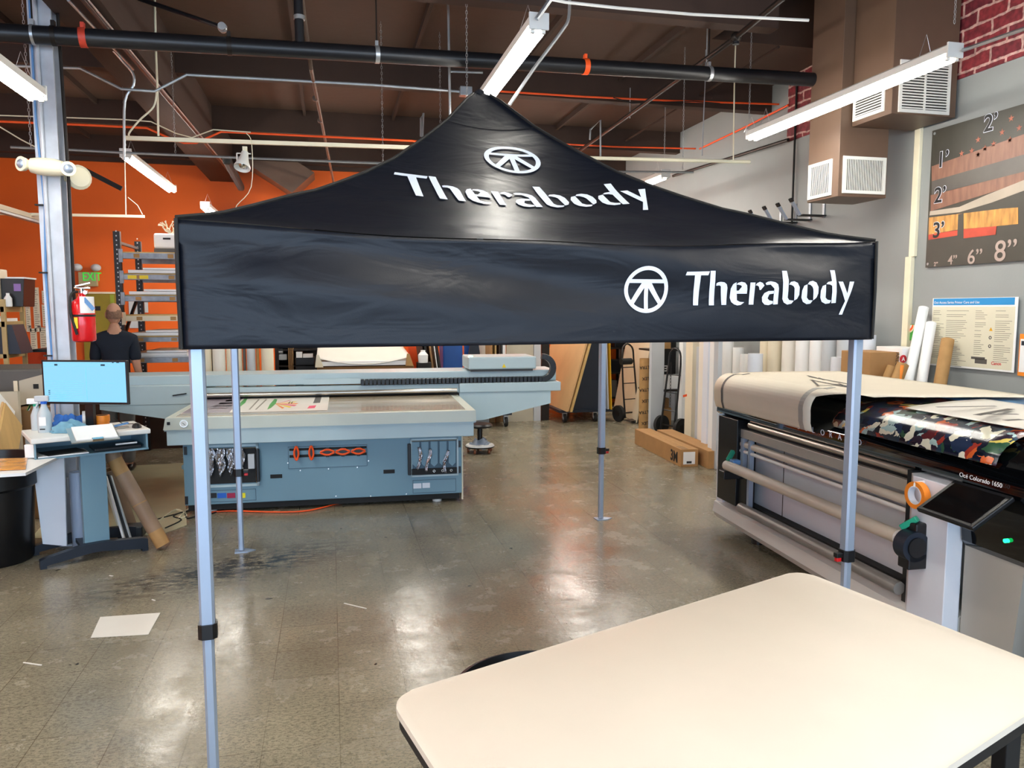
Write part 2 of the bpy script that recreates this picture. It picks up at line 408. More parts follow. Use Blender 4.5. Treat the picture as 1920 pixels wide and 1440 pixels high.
# slender joists between purlins
j=MB()
for x in(-6.2,-4.9,-3.6,-2.9,-.3,.9,2.1,3.3): j.box(x,x+.035,YF,YB,4.40,ZC)
ST(j.build('trim_%d'%n,'beam_brown'));n+=1
# brown corbel box where the beam meets the orange wall
single(MB().prism([(-1.35,12.9,4.1),(-.45,12.9,4.1),(-.2,12.9,3.95),(-.55,12.9,3.62),(-1.15,12.9,4.0)],(0,.7,0)),'duct_elbow','duct_brown','brown angular duct piece high against the orange wall beside the ceiling beam','duct')
# brick print and wall boards
ST(MB().box(5.285,XR,-1,8.235,3.725,ZC).box(5.285,XR,4.45,7.25,ZC,5.6).build('trim_%d'%n,'brick_mural'));n+=1
# ================================================================ LIGHT FIXTURES
GL='fluorescent strip lights hung from the ceiling'
def fixture():
    t=T('strip_light','x','light',(0,0,0),0,GL)
    MB().prism([(-.055,0,0),(-.055,0,.045),(-.035,0,.06),(.035,0,.06),(.055,0,.045),(.055,0,0)],(0,2.44,0)).build('housing','white_metal',t)
    MB().box(-.06,.06,-.012,.004,-.03,.065,.004).build('end_cap','white_metal',t)
    MB().box(-.06,.06,2.436,2.452,-.03,.065,.004).build('end_cap','white_metal',t)
    for s in(-.032,.032):
        MB().cyl((s,.03,-.026),(s,2.41,-.026),.017,12).build('fluorescent_tube','tube_light',t,smooth=True)
    for y in(.02,2.42):
        for s in(-.032,.032): MB().box(s-.012,s+.012,y-.012,y+.012,-.045,0,.003).build('lamp_holder','white_metal',t)
    for y in(.25,2.2):
        MB().tube([(-.05,y,.05),(0,y,.2),(.05,y,.05)],.0022,5).build('hanger_wire','galv',t)
    return t
f0=fixture();first=True
spots=[(1.21,4.43,3.4,'white twin tube strip light above the canopy peak'),
(3.94,4.29,3.4,'longest looking white strip light in front of the brown ducts'),
(-1.83,3.27,3.15,'white strip light cut by the left picture edge beside the grey column'),
(-2.08,9.04,3.4,'white strip light hanging before the orange wall, right of the column'),
(-1.56,10.8,3.1,'short looking strip light just above the left end of the canopy roof'),
(4.03,8.85-.0,3.4,'small far strip light by the grey wall over the right canopy slope')]
for x,y,z,l in spots:
    if first: f0.location=(x,y,z);f0['label']=l;first=False
    else: dup(f0,(x,y,z),0,l)
for x,y in((1.21,.6),(3.94,.6),(-2.16,.6),(-5.1,4.4),(-5.1,.6),(1.21,7.9),(1.21,10.9),(4.03,-1.9),(4.03,11.2-.1),(-5.1,-3.),(-2.1,-3.1),(1.21,-3.1)): dup(f0,(x,y,3.4),0,'white strip light further along the same ceiling rows, outside the picture')
# unlit fixture at left
o=T('strip_light','grey unlit strip light crossing the orange wall at far left','light',(0,0,0))
p0=at(-40,378,z=3.0);p1=at(93,417,z=3.0)
MB().obox(p0,p1,.12,.06).build('housing','machine_tan',o);MB().obox(p0-Vector((0,0,.045)),p1-Vector((0,0,.045)),.08,.03).build('lens','foam_grey',o)
# daylight through the front windows
for x,w in((-4.5,3.6),(-.3,3.8),(3.5,2.8)):
    l=bpy.data.lights.new('window_daylight','AREA');l.shape='RECTANGLE';l.size=w;l.size_y=2.6;l.energy=LP_WIN*w/3.5;l.color=(.55,.76,1.)
    q=bpy.data.objects.new('window_daylight',l);scn.collection.objects.link(q);q.location=(x,YF-.25,1.9);q.rotation_euler=(PI/2,0,0)
# ================================================================ CEILING PIPES
def path(name,m,r,pts,label,cat,group=None,n=8,sm=0):
    return single(MB().tube(pts,r,n,sm),name,m,label,cat,group,smooth=True)
bp=T('sprinkler_pipe','thick black pipe crossing the whole ceiling in front of the ducts','pipe',(0,0,3.6))
a=at(-60,58,z=3.62);b=at(1585,153,z=3.95);zz=Vector((0,0,3.6))
MB().tube([a-zz,b-zz],.062,20).build('pipe','black_pipe',bp,smooth=True)
def onpipe(px):
    # point on the pipe axis seen at px
    best=min(range(0,401),key=lambda i:abs(_px(a.lerp(b,i/400))-px));return a.lerp(b,best/400)
def _px(p):
    d=p-CAM;return 960+F*d.dot(RT)/d.dot(FW)
d=(b-a).normalized()
for px,m,w,nm in((157,'red_tag',.03,'paint_band'),(1096,'orange_paint',.03,'paint_band'),(429,'dark_steel',.022,'clamp'),(708,'galv',.022,'clamp'),(1330,'galv',.022,'clamp'),(62,'galv',.012,'clamp'),(98,'dark_steel',.02,'clamp')):
    c=onpipe(px)-zz;MB().cyl(c-d*w/2*1.5,c+d*w/2*1.5,.067,24).box(c.x-.012,c.x+.012,c.y-.02,c.y+.02,c.z+.05,c.z+.10).build(nm,m,bp,smooth=True)
for px in(62,708,1330):
    c=onpipe(px);single(MB().cyl(c+Vector((0,0,.06)),(c.x,c.y,ZC),.006,8),'hanger_rod','dark_steel',{62:'thin steel rod holding the black pipe left of the grey column',708:'thin steel rod holding the black pipe above the left canopy slope',1330:'thin steel rod holding the black pipe at its right clamp'}[px],'rod','rods that hold the black pipe')
# brace rod to ceiling top-left
pb=T('sway_brace','slanting black brace with knuckle joint clamped to the thick black pipe','brace',(0,0,0))
c=onpipe(429);e=c+Vector((-.04,-.02,.12));s0=at(245,-8,z=4.2)
MB().tube([s0,e],.018,10).build('brace_rod','black_pipe',pb,smooth=True)
MB().sphere(e,.035).cyl(e+Vector((0,-.04,0)),e+Vector((0,.04,0)),.028).build('knuckle','galv',pb,smooth=True)
# vertical black riser & thin branch line
r1=T('branch_pipe','dark branch pipe running away under the ceiling left of the canopy peak','pipe',(0,0,0))
q=onpipe(562);MB().tube([q,(q.x-.01,q.y,ZC-.12)],.035,14).build('riser','black_pipe',r1,smooth=True)
for h in(.22,.62): MB().cyl((q.x,q.y,q.z+h),(q.x,q.y,q.z+h+.03),.042,16).build('coupling','galv',r1,smooth=True)
MB().tube([(q.x,q.y,ZC-.14),at(583,128,z=3.72),at(627,350,z=3.72)],.016,10).build('branch','brown_pipe',r1,smooth=True)
for px,py in((591,185),(600,226),(614,300)):
    g=at(px,py,z=3.72);MB().cyl(g+Vector((0,-.02,0)),g+Vector((0,.02,0)),.026,12).build('fitting','brown_pipe',r1)
r2=T('branch_pipe','dark branch pipe running diagonally under the ceiling right of the canopy peak','pipe',(0,0,0))
j0=at(1470,-5,z=4.0);j1=at(1380,70,z=4.0);j2=at(1086,283,z=4.0);q=onpipe(1379)
MB().tube([j0,j1,j2],.022,12).build('branch','dark_steel',r2,smooth=True)
MB().cyl(j1,(j1.x,j1.y,q.z+.05),.028,14).build('riser','black_pipe',r2,smooth=True)
MB().sphere(j1,.045).build('tee','dark_steel',r2,smooth=True)
for px,py in((1325,108),(1181,215)):
    g=at(px,py,z=4.0);MB().tube([g+Vector((0,0,-.04)),g+Vector((0,0,.3))],.006,6).build('hanger','galv',r2)
path('branch_pipe','beam_brown',.014,[at(1460,88,z=4.3),at(1160,272,z=4.3)],'thin brown pipe line under the ceiling beside the right branch pipe','pipe')
path('branch_pipe','dark_steel',.02,[at(1478,262,x=5.2),at(1262,330,x=5.2)],'thin dark pipe sloping along the grey wall toward the far corner','pipe')
# pipe bundle along the beam
for i,(px,py,px2,py2,m,r) in enumerate(((128,0,250,130,'galv',.011),(152,-6,437,330,'black_pipe',.02),(160,-6,452,345,'galv',.008))):
    path('conduit' if i!=1 else 'sprinkler_line',m,r,[at(px,py,z=3.83),at(px2,py2,z=3.83)],['galvanized conduit under the ceiling beam, leftmost of the bundle','black pipe running the length of the ceiling beam underside','thin silver conduit riding beside the black pipe under the ceiling beam'][i],'pipe')
single(MB().obox(at(425,300,z=3.6),at(452,352,z=3.6),.10,.10,bev=.03),'pipe_end','black_matte','black pipe stub with rounded end hanging under the far end of the ceiling beam','pipe')
# white/galvanized conduits
path('conduit','galv',.012,[at(-20,122,y=7.0),at(150,128,y=7.),at(228,167,y=7.),at(290,171,y=7.),at(350,140,y=7.),at(500,148,y=7.),at(700,159,y=7.),at(868,172,y=7.)],'silver conduit dipping in a valley, then running right to the square junction box','conduit')
jb=at(873,172,y=7.);single(MB().box(jb.x-.055,jb.x+.055,jb.y-.04,jb.y+.04,jb.z-.04,jb.z+.04,.006),'junction_box','galv','small grey junction box left of the canopy peak at the conduit end','box')
path('conduit','galv',.011,[at(204,85,y=7.05),at(230,115,y=7.05),at(249,138,y=7.05),at(250,160,y=7.05),at(234,190,y=7.05),at(233,270,y=7.05),at(233,300,y=7.05)],'silver conduit bending down onto the strip light right of the column','conduit',sm=4)
path('conduit','cream_metal',.009,[(at(290,-10,y=7.3).x,7.3,ZC),at(290,-10,y=7.3),at(292,90,y=7.3),at(295,160,y=7.3),at(297,255,y=7.3)],'straight cream drop rod holding the left end of the track','rod')
path('cable','cream_metal',.008,[at(294,170,y=7.25),at(288,200,y=7.25),at(262,225,y=7.25),at(243,248,y=7.25),at(242,256,y=7.25)],'cream cable looping down to the left end of the light track','cable',sm=5)
path('conduit','white_metal',.011,[at(980,-12,y=5.3),at(1060,4,y=5.3),at(1160,15,y=5.3),at(1300,27,y=5.3),at(1516,38,y=5.3)],'bright silver conduit along the top edge right of the centre light','conduit')
path('conduit','galv',.012,[at(1068,-5,y=5.5),at(1066,35,y=5.5),at(1052,60,y=5.5),at(1000,130,y=5.5),at(955,197,y=5.5)],'bent silver conduit behind the centre strip light','conduit',sm=4)
path('conduit','galv',.013,[at(1040,-12,y=4.38),at(1006,36,y=4.38)],'short conduit entering the end of the centre strip light','conduit')
path('conduit','galv',.013,[at(1806,94,x=3.97),at(1920,54,x=3.97),at(1990,28,x=3.97)],'silver conduit leaving the right end of the big strip light','conduit')
path('conduit','galv',.011,[(at(840,-10,y=6.6).x,at(840,-10,y=6.6).y,ZC),at(840,-10,y=6.6),at(842,110,y=6.6),at(844,225,y=6.6)],'silver drop conduit just left of the canopy peak','conduit')
path('conduit','galv',.010,[at(845,134,y=6.6),at(905,136,y=6.6)],'short level conduit between the drop conduit and the centre light','conduit')
path('conduit','galv',.012,[at(792,260,y=9.2),at(794,212,y=9.2),at(789,222,y=9.2),at(789,256,y=9.2)],'hooked silver conduit over the left canopy slope','conduit')
path('conduit','galv',.012,[at(1126,300,y=9.2),at(1126,225,y=9.2),at(1107,243,y=9.2),at(1106,262,y=9.2)],'hooked silver conduit over the right canopy slope','conduit')
# light tracks
def track(pts,r,m,label,nm='light_track'): return path(nm,m,r,pts,label,'track')
tr=T('light_track','cream light track crossing above the left canopy slope with a white spotlight','track',(0,0,0))
MB().obox(at(236,259,y=7.35),at(776,277,y=7.35),.03,.035).build('track_bar','cream_metal',tr)
sp=at(459,275,y=7.35)
MB().box(sp.x-.02,sp.x+.02,sp.y-.015,sp.y+.015,sp.z-.06,sp.z).build('adapter','cream_metal',tr)
yk=MB().tube([(sp.x-.07,sp.y,sp.z-.06),(sp.x-.07,sp.y,sp.z-.2)],.006,6).tube([(sp.x-.07,sp.y,sp.z-.06),(sp.x+.05,sp.y,sp.z-.06)],.006,6);yk.build('yoke','white_metal',tr)
hd=MB().lathe([(.03,.0),(.036,.05),(.05,.1),(.072,.15),(.07,.165),(.06,.15),(.03,.11),(0,.1)],(sp.x,sp.y,sp.z-.05),20,(-.15,-.45,-1));hd.build('lamp_head','white_metal',tr,smooth=True)
lm=Vector((-.15,-.45,-1)).normalized();cc=Vector((sp.x,sp.y,sp.z-.05))
MB().sphere(cc+lm*.12,.045).build('reflector','chrome',tr,smooth=True)
track([at(1098,296,y=7.35),at(1406,303.5,y=7.35)],.018,'cream_metal','cream light track crossing above the right canopy slope')
track([at(20,276,y=8.4),at(115,280,y=8.4),at(225,286,y=8.4),at(480,297,y=8.4),at(790,309,y=8.4)],.013,'galv','thin grey support bar across the left half, above the orange wall','support_bar')
track([at(1160,322,y=8.4),at(1300,323,y=8.4)],.012,'galv','thin grey support bar ending before the grey wall','support_bar')
tk=T('light_track','cream track hanging low across the orange wall at left','track',(0,0,0))
MB().obox(at(-30,400,y=11.5),at(271,406,y=11.5),.035,.035).build('track_bar','cream_metal',tk)
MB().tube([at(236,403,y=11.5),at(234,300,y=11.5)],.008,6).build('drop_rod','cream_metal',tk)
MB().tube([at(267,402,y=11.5),at(258,385,y=11.5),at(240,370,y=11.5)],.006,6).build('cable','cream_metal',tk)
single(MB().obox(at(158,318,y=9),at(228,354,y=9),.03,.05),'support_bar','black_matte','short black slanting bar before the orange wall right of the column','bar')
path('drop_rod','cream_metal',.007,[(at(1377,162,y=7.35).x,7.35,ZC),at(1377,162,y=7.35),at(1375,300,y=7.35)],'white drop rod holding the right light track','rod')
path('drop_rod','galv',.006,[(at(1322,160,y=7.6).x,7.6,ZC),at(1322,160,y=7.6),at(1316,292,y=7.6)],'thin dark drop rod beside the white one over the right slope','rod')
# orange conduits
OG='orange conduits under the ceiling'
path('orange_conduit','orange_paint',.011,[at(-20,227,y=8.45),at(150,234,y=8.45),at(275,240,y=8.45),at(320,260,y=8.45),at(345,268,y=8.45),at(368,268,y=8.45),at(415,247,y=8.45),at(600,256,y=8.45),at(772,264,y=8.45),at(800,268,y=8.45)],'orange conduit dipping below the beam, left of the canopy','conduit',OG)
path('orange_conduit','orange_paint',.011,[at(935,171,y=8.45),at(1090,181,y=8.45),at(1260,189,y=8.45),at(1476,196,y=8.45)],'orange conduit running right from the centre light to the grey wall','conduit',OG)
path('orange_conduit','orange_paint',.012,[at(1478,197,x=5.26),at(1400,237,x=5.26),at(1312,279,x=5.26)],'orange conduit running along the grey wall','conduit',OG)
path('orange_conduit','orange_paint',.011,[at(1055,270,y=10.6),at(1150,275,y=10.6),at(1312,279,y=10.6)],'far orange conduit over the right canopy slope','conduit',OG)
path('cable','cream_metal',.006,[at(-10,216,y=8.4),at(230,224,y=8.4),at(283,228,y=8.4),at(330,250,y=8.4),at(360,258,y=8.4),at(400,243,y=8.4),at(470,248,y=8.4)],'thin pale cable riding above the left orange conduit','cable')
path('cable','black_matte',.006,[at(1150,183,y=8.4),at(1185,193,y=8.4),at(1300,190,y=8.4),at(1350,194,y=8.4)],'thin black cable sagging from the right orange conduit','cable')
path('cable','cream_metal',.006,[at(-10,232,y=8.2),at(40,262,y=8.2),at(75,280,y=8.2),at(90,295,y=8.2)],'pale cables slanting down to the emergency light','cable')
path('cable','cream_metal',.0035,[at(462,250,y=7.3),at(472,270,y=7.3),at(471,350,y=7.3),at(444,385,y=7.3),at(441,400,y=7.3)],'thin cream cable dropping past the spotlight toward the canopy','cable',sm=4)
# chains
CG='chains that hang the strip lights'
def chain(px,y0,y1,yy,label):
    if y0>0: yy=at(px,y0,z=ZC).y
    a=at(px,y0,y=yy);b=at(px,y1,y=yy);a.x=b.x=(a.x+b.x)/2;n=max(3,int((a.z-b.z)/.027));m=MB()
    for i in range(n):
        z=a.z-(i+.5)*(a.z-b.z)/n;h=.0165
        pts=[]
        for k in range(7):
            t=2*PI*k/6;u=math.sin(t)*.0075;v=math.cos(t)*h
            pts.append((a.x+(u if i%2 else 0),a.y+(0 if i%2 else u),z+v))
        m.tube(pts,.0022,4)
    single(m,'chain','galv',label,'chain',CG)
for c in((50,0,276,6.3,'hanging chain left of the grey column'),(323,0,292,8.4,'hanging chain above the big printer, right of the strip light'),(716,40,305,8.4,'hanging chain over the left canopy slope'),(875,0,192,6.2,'hanging chain beside the junction box'),(825,60,236,8.,'short hanging chain left of the canopy peak'),(1282,88,318,8.4,'hanging chain ending at the far support bar'),(1247,150,300,9.,'hanging chain above the far small strip light'),(1407,50,222,6.6,'hanging chain at the far end of the right strip light'),(1791,-10,45,4.5,'hanging chain before the brick mural'),(233,150,300,8.9,'short chain beside the bent conduit')): chain(*c)
path('hanger_wire','galv',.003,[at(1395,248,y=6.6),at(1409,219,y=6.6),at(1417,242,y=6.6)],'bent wire hanger at the far end of the right strip light','wire')
# ================================================================ DUCTS
GP='brown air ducts by the grey wall'
def grille_x(fr,xf,y0,y1,z0,z1,par,vert=True,n=13):  # on a face x=xf facing -x
    g=MB();w=.028
    g.box(xf-.012,xf,y0,y1,z0,z0+w).box(xf-.012,xf,y0,y1,z1-w,z1).box(xf-.012,xf,y0,y0+w,z0+w,z1-w).box(xf-.012,xf,y1-w,y1,z0+w,z1-w)
    o=g.build('vent_grille','grille_white',par);MB().box(xf-.004,xf-.001,y0+.01,y1-.01,z0+.01,z1-.01).build('backing','grille_dark',o)
    s=MB()
    for i in range(n):
        t=(i+.5)/n
        if vert: y=y0+w+(y1-y0-2*w)*t;s.box(xf-.009,xf-.004,y-.0025,y+.0025,z0+w,z1-w)
        else: z=z0+w+(z1-z0-2*w)*t;s.box(xf-.012,xf-.004,y0+w,y1-w,z-.005,z+.004)
    s.build('slats','grille_white',o)
def grille_y(yf,x0,x1,z0,z1,par,vert=True,n=22,mull=False):
    g=MB();w=.028
    g.box(x0,x1,yf-.012,yf,z0,z0+w).box(x0,x1,yf-.012,yf,z1-w,z1).box(x0,x0+w,yf-.012,yf,z0+w,z1-w).box(x1-w,x1,yf-.012,yf,z0+w,z1-w)
    if mull: g.box((x0+x1)/2-.008,(x0+x1)/2+.008,yf-.014,yf,z0,z1)
    o=g.build('vent_grille','grille_white',par);MB().box(x0+.01,x1-.01,yf-.004,yf-.001,z0+.01,z1-.01).build('backing','grille_dark',o)
    s=MB()
    for i in range(n):
        t=(i+.5)/n
        if vert: x=x0+w+(x1-x0-2*w)*t;s.box(x-.003,x+.003,yf-.010,yf-.004,z0+w,z1-w)
        else: z=z0+w+(z1-z0-2*w)*t;s.box(x0+w,x1-w,yf-.012,yf-.004,z-.006,z+.005)
    s.build('slats','grille_white',o)
dA=T('air_duct','brown square air duct reaching lowest, with two white grilles near its base','duct',(0,0,0),0,GP)
xa,ya,yA=4.51,6.19,6.65;MB().box(xa,5.02,ya,yA,2.785,5.69,.004).build('duct_body','duct_brown',dA)
W=Fr(0,0,0)
g0=W.X(1513,380,xa);g1=W.X(1564,302,xa);grille_x(None,xa,min(g0.y,g1.y)+.02,yA-.02,g0.z+.02,2.785+.35,dA)
g0=W.Y(1578,362,ya);g1=W.Y(1672,297,ya);grille_y(ya,g0.x,min(g1.x,5.0),g0.z,g1.z,dA)
dB=T('air_duct','nearer brown air duct with a wider base box right behind the big strip light','duct',(0,0,0),0,GP)
xb,yb,yB=4.62,5.68,6.18;MB().box(xb,5.26,yb,yB,3.4,5.69,.004).build('duct_body','duct_brown',dB)
g0=W.X(1600,228,xb);g1=W.X(1660,172,xb);grille_x(None,xb,g1.y,yB-.02,3.44,3.70,dB,False,9)
g0=W.Y(1683,210,yb);g1=W.Y(1783,120,yb);grille_y(yb,g0.x,g1.x,g0.z,g1.z,dB,False,16,True)
# ================================================================ RIGHT WALL THINGS
X=5.3
def XY(px,py,x): return at(px,py,x=x)
o=T('wall_conduit','cream raceway running down the grey wall left of the flag banner','conduit',(5.3,6.12,0))
MB().box(-.035,0,-.035,.035,2.25,ZC-.8,.004).build('upper_raceway','cream_metal',o);MB().box(-.045,0,-.01,.065,.4,2.25,.004).build('lower_raceway','cream_metal',o)
path('cable','black_matte',.012,[(5.27,8.05,ZC-.05),(5.27,8.05,2.4),(5.27,8.05,1.2)],'black cable running down the grey wall at the edge of the brick mural','cable')
# hooks
HG='wall brackets in a row under the ducts'
def hook(par):
    MB().box(-.012,0,-.02,.02,-.02,.22,.004).build('back_plate','alu_dark',par)
    MB().obox((-.01,0,.0),(-.30,0,.0),.11,.012).build('arm','black_matte',par)
    MB().obox((-.30,0,0),(-.40,0,.14),.045,.016).build('tip','alu',par)
    MB().obox((-.40,0,.14),(-.425,0,.175),.05,.022).build('end_cap','black_matte',par)
hh=None
for i,(px,py) in enumerate(((1545,405),(1519,413),(1492,418),(1464,424))):
    p=XY(px,py,5.3);l=['bracket right below the lowest duct, nearest of the row','second wall bracket from the duct, dark arm with silver tip','third wall bracket from the duct, dark arm with silver tip','farthest wall bracket, half hidden by the canopy edge'][i]
    if hh is None: hh=T('wall_bracket',l,'bracket',p,0,HG);hook(hh)
    else: dup(hh,p,0,l)
# banner
bn=T('flag_banner','dark printed ruler banner with flag picture and white numerals on the grey wall','banner',(5.28,5.95,2.14))
def bx(y0,z0,y1,z1,m,nm,off,par=bn,parts=None): # y measured toward viewer (-y) from left edge
    return MB().box(-off-.0015,-off,-y1,-y0,z0,z1).build(nm,m,par)
BW=1.27;BH=1.21
def bpoly(pts,m,nm,off): return MB().prism([(-off,-y,z) for y,z in pts],(-.0012,0,0)).build(nm,m,bn)
def bmap(px,py):
    p=at(px,py,x=5.28);return(5.95-p.y,p.z-2.14)
MB().box(-.004,0,-BW,0,0,BH).build('banner_sheet','banner_dark',bn)
def bp4(a,m,nm,off): return bpoly([bmap(*q) for q in a],m,nm,off)
bp4([(1748,312),(1920,252),(2010,222),(2010,262),(1920,290),(1748,340)],'banner_tan','flag_stripe',.005)
bp4([(1748,340),(1920,290),(2010,262),(2010,300),(1920,322),(1748,366)],'banner_grey','flag_stripe',.005)
bp4([(1746,366),(1920,322),(2010,300),(2010,330),(1920,342),(1746,396)],'banner_tan','flag_stripe',.005)
bp4([(1745,396),(1800,388),(1850,366),(1920,338),(2010,300),(2010,345),(1920,358),(1860,380),(1800,398),(1744,404)],'banner_cream','flag_stripe',.0055)
bp4([(1743,408),(1800,401),(1880,391),(1910,389),(1910,420),(1870,424),(1800,430),(1742,440)],'banner_gold','flag_stripe',.005)
bp4([(1742,440),(1800,431),(1800,441),(1742,450)],'banner_red','flag_stripe',.006)
bp4([(1807,430),(1870,424),(1868,440),(1808,447)],'banner_red','flag_stripe',.006)
bp4([(1798,402),(1808,400),(1808,448),(1796,450)],'banner_dark','flag_shadow',.0065)
for q in((1835,262),(1848,278),(1823,283),(1864,270),(1880,248),(1895,262),(1897,222),(1804,288),(1835,290),(1912,240)):
    y,z=bmap(*q);pts=[]
    for k in range(10):
        r=.028 if k%2==0 else .011;t=PI/2+k*PI/5;pts.append((y+r*math.cos(t),z+r*math.sin(t)))
    bpoly(pts,'star','star',.005)
def btext(s,px,py,size,m='banner_text',off=.007):
    y,z=bmap(px,py);return text(s,size,(-off,-y,z),(0,-1,0),(0,0,1),m,bn,'numeral',.0006,bold=.0015)
def btext2(s,px,py,size):
    y,z=bmap(px,py);text(s,size,(-.0065,-y,z),(0,-1,0),(0,0,1),'text_white',bn,'numeral_outline',.0004,bold=.007)
    text(s,size,(-.0085,-y,z),(0,-1,0),(0,0,1),'text_black',bn,'numeral',.0004,bold=.003)
for s,px,py in(('1’',1757,315),('2’',1752,381),('3’',1749,446),('2’',1845,248)): btext2(s,px,py,.19)
for s,px,py,z in(('2”',1752,499,.05),('4”',1778,496,.11),('6”',1814,495,.17),('8”',1864,490,.235)): btext(s,px,py,z)
MB().cyl((-.008,-.03,.03),(0,-.03,.03),.012,12).cyl((-.008,-.03,BH-.03),(0,-.03,BH-.03),.012,12).build('grommet','galv',bn)
# poster
po=T('care_poster','cream instruction poster with blue header taped on the grey wall','poster',(5.28,5.84,1.26))
PW,PH=.88,.60
MB().box(-.004,0,-PW,0,0,PH,.0).build('sheet','white',po)
MB().box(-.0052,-.0035,-PW+.02,-.006,.015,PH-.075).build('text_panel','poster_paper',po)
MB().box(-.0055,-.0035,-PW+.03,-.012,PH-.062,PH-.004,.0).build('header_band','blue_header',po)
text('Océ Access Series Printer Care and Use',.03,(-.007,-.02,PH-.048),(0,-1,0),(0,0,1),'white',po,'title',.0004)
for cx,w,n0,zt in((.02,.13,26,.49),(.17,.24,30,.49),(.48,.12,26,.49),(.68,.16,26,.49)):
    m=MB()
    for i in range(n0):
        z=zt-i*.0165
        if random.random()<.12: continue
        if cx==.48 and z<.1: continue
        m.box(-.0065,-.005,-(cx+w*random.uniform(.5,1)),-cx,z-.0028,z+.0012)
    m.build('text_lines','text_grey',po)
MB().prism([(-.0065,-.625,.325),(-.0065,-.66,.325),(-.0065,-.642,.355)],(.001,0,0)).build('warning_sign','yellow_safety',po)
for z in(.27,.20): MB().ring((-.0065,-.64,z),(-.0055,-.64,z),.014,.008,16).build('pictogram','navy_steel',po)
MB().box(-.0065,-.005,-.62,-.50,.05,.09,.0).box(-.0065,-.005,-.60,-.46,.085,.105).build('printer_picture','machine_grey',po)
text('Canon',.036,(-.0065,-.665,.05),(0,-1,0),(0,0,1),'red_text',po,'maker_name',.0004,bold=.0006)
p2=T('small_notice','small white notice on orange backing at the right picture edge','notice',(5.285,4.93,1.24))
MB().box(-.003,0,-.3,0,0,.33).build('backing','tape_orange',p2);MB().box(-.005,-.003,-.29,-.01,.03,.29).build('sheet','white',p2);MB().box(-.006,-.005,-.25,-.02,.24,.275).build('header','navy_steel',p2)
c=at(1705,623,x=5.29);cr=T('green_card','small green card with an orange and white rainbow arc on the grey wall','card',c)
MB().box(-.004,0,-.075,.075,-.075,.075).build('card','green_grass',cr)
for r0,r1,m in((.068,.055,'foam_cream'),(.055,.036,'orange_paint'),(.034,.018,'white')):
    pts=[(-.006,-r0*math.cos(t),.07-r0*math.sin(t)*1.1) for t in[PI*i/14 for i in range(15)]]+[(-.006,-r1*math.cos(t),.07-r1*math.sin(t)*1.1) for t in[PI*i/14 for i in range(14,-1,-1)]]
    MB().prism(pts,(.0015,0,0)).build('arc',m,cr)
# ================================================================ CANOPY
CX,CY,CA=.8586,4.423,.0725
tent=T('pop_up_canopy','large black pop-up canopy tent with white lettering and emblem standing mid floor','canopy',(CX,CY,0),CA)
TF=Fr(CX,CY,CA)
PR=[(0,3.0),(.044,2.96),(.085,2.896),(.166,2.767),(.244,2.665),(.306,2.59),(.4,2.48),(.5,2.386),(.576,2.323),(.667,2.254),(.72,2.225),(.835,2.15),(.91,2.104),(1,2.071)]
def hz(s):
    s=max(0,min(1,s))
    for (a0,za),(b0,zb) in zip(PR,PR[1:]):
        if s<=b0: return za+(zb-za)*(s-a0)/(b0-a0)
    return PR[-1][1]
E_=1.475
def wr(u,v):
    return .006*math.sin(5*u+3*v+2*math.sin(4*v))+.004*math.sin(11*v-4*u+1.3)*abs(u)
def surf(u,v):
    m=max(abs(u),abs(v))/E_; k=min(abs(u),abs(v))/max(abs(u),abs(v),1e-6)
    return hz(m)-(1-k*k)*(.045*m+.15*m*(1-m))+wr(u,v)*min(1,m*2)*(1-k**4)
tp=MB()
NU=56
for s4 in range(4):
    ca,sa=[(1,0),(0,1),(-1,0),(0,-1)][s4]
    def f(i,j,ca=ca,sa=sa):
        m=(.012+.988*j)*E_;a0=(2*i-1)*m;u,v=a0,-m
        z=surf(u,v) if s4==0 else surf(u*ca-v*sa,u*sa+v*ca)
        return (u*ca-v*sa,u*sa+v*ca,z)
    tp.grid(f,NU,40)
bmesh.ops.remove_doubles(tp.b,verts=tp.b.verts,dist=.0005)
roof=tp.build('canopy_top','canopy_fabric',tent,smooth=True)
tp=MB().lathe([(.03,-.03),(.028,.0),(.012,.012)],(0,0,3.0),16);tp.build('peak_cap','canopy_fabric',tent,smooth=True)
# seam ring and hip piping
sm=MB()
for a0,b0 in((-1,-1),(1,-1),(1,1),(-1,1)):
    sm.tube([(a0*E_*s,b0*E_*s,hz(s)+.004) for s in [i/30 for i in range(1,31)]],.008,6)
sm.build('hip_piping','black_matte',tent,smooth=True)
sm=MB();R_=.25
for q in range(4):
    ca,sa=[(1,0),(0,1),(-1,0),(0,-1)][q];pts=[]
    for i in range(17):
        a0=-R_+2*R_*i/16;u,v=a0,-R_*1.0;U,V=u*ca-v*sa,u*sa+v*ca;pts.append((U,V,surf(U,V)+.001))
    sm.tube(pts,.0025,5)
sm.build('seam','black_matte',tent)
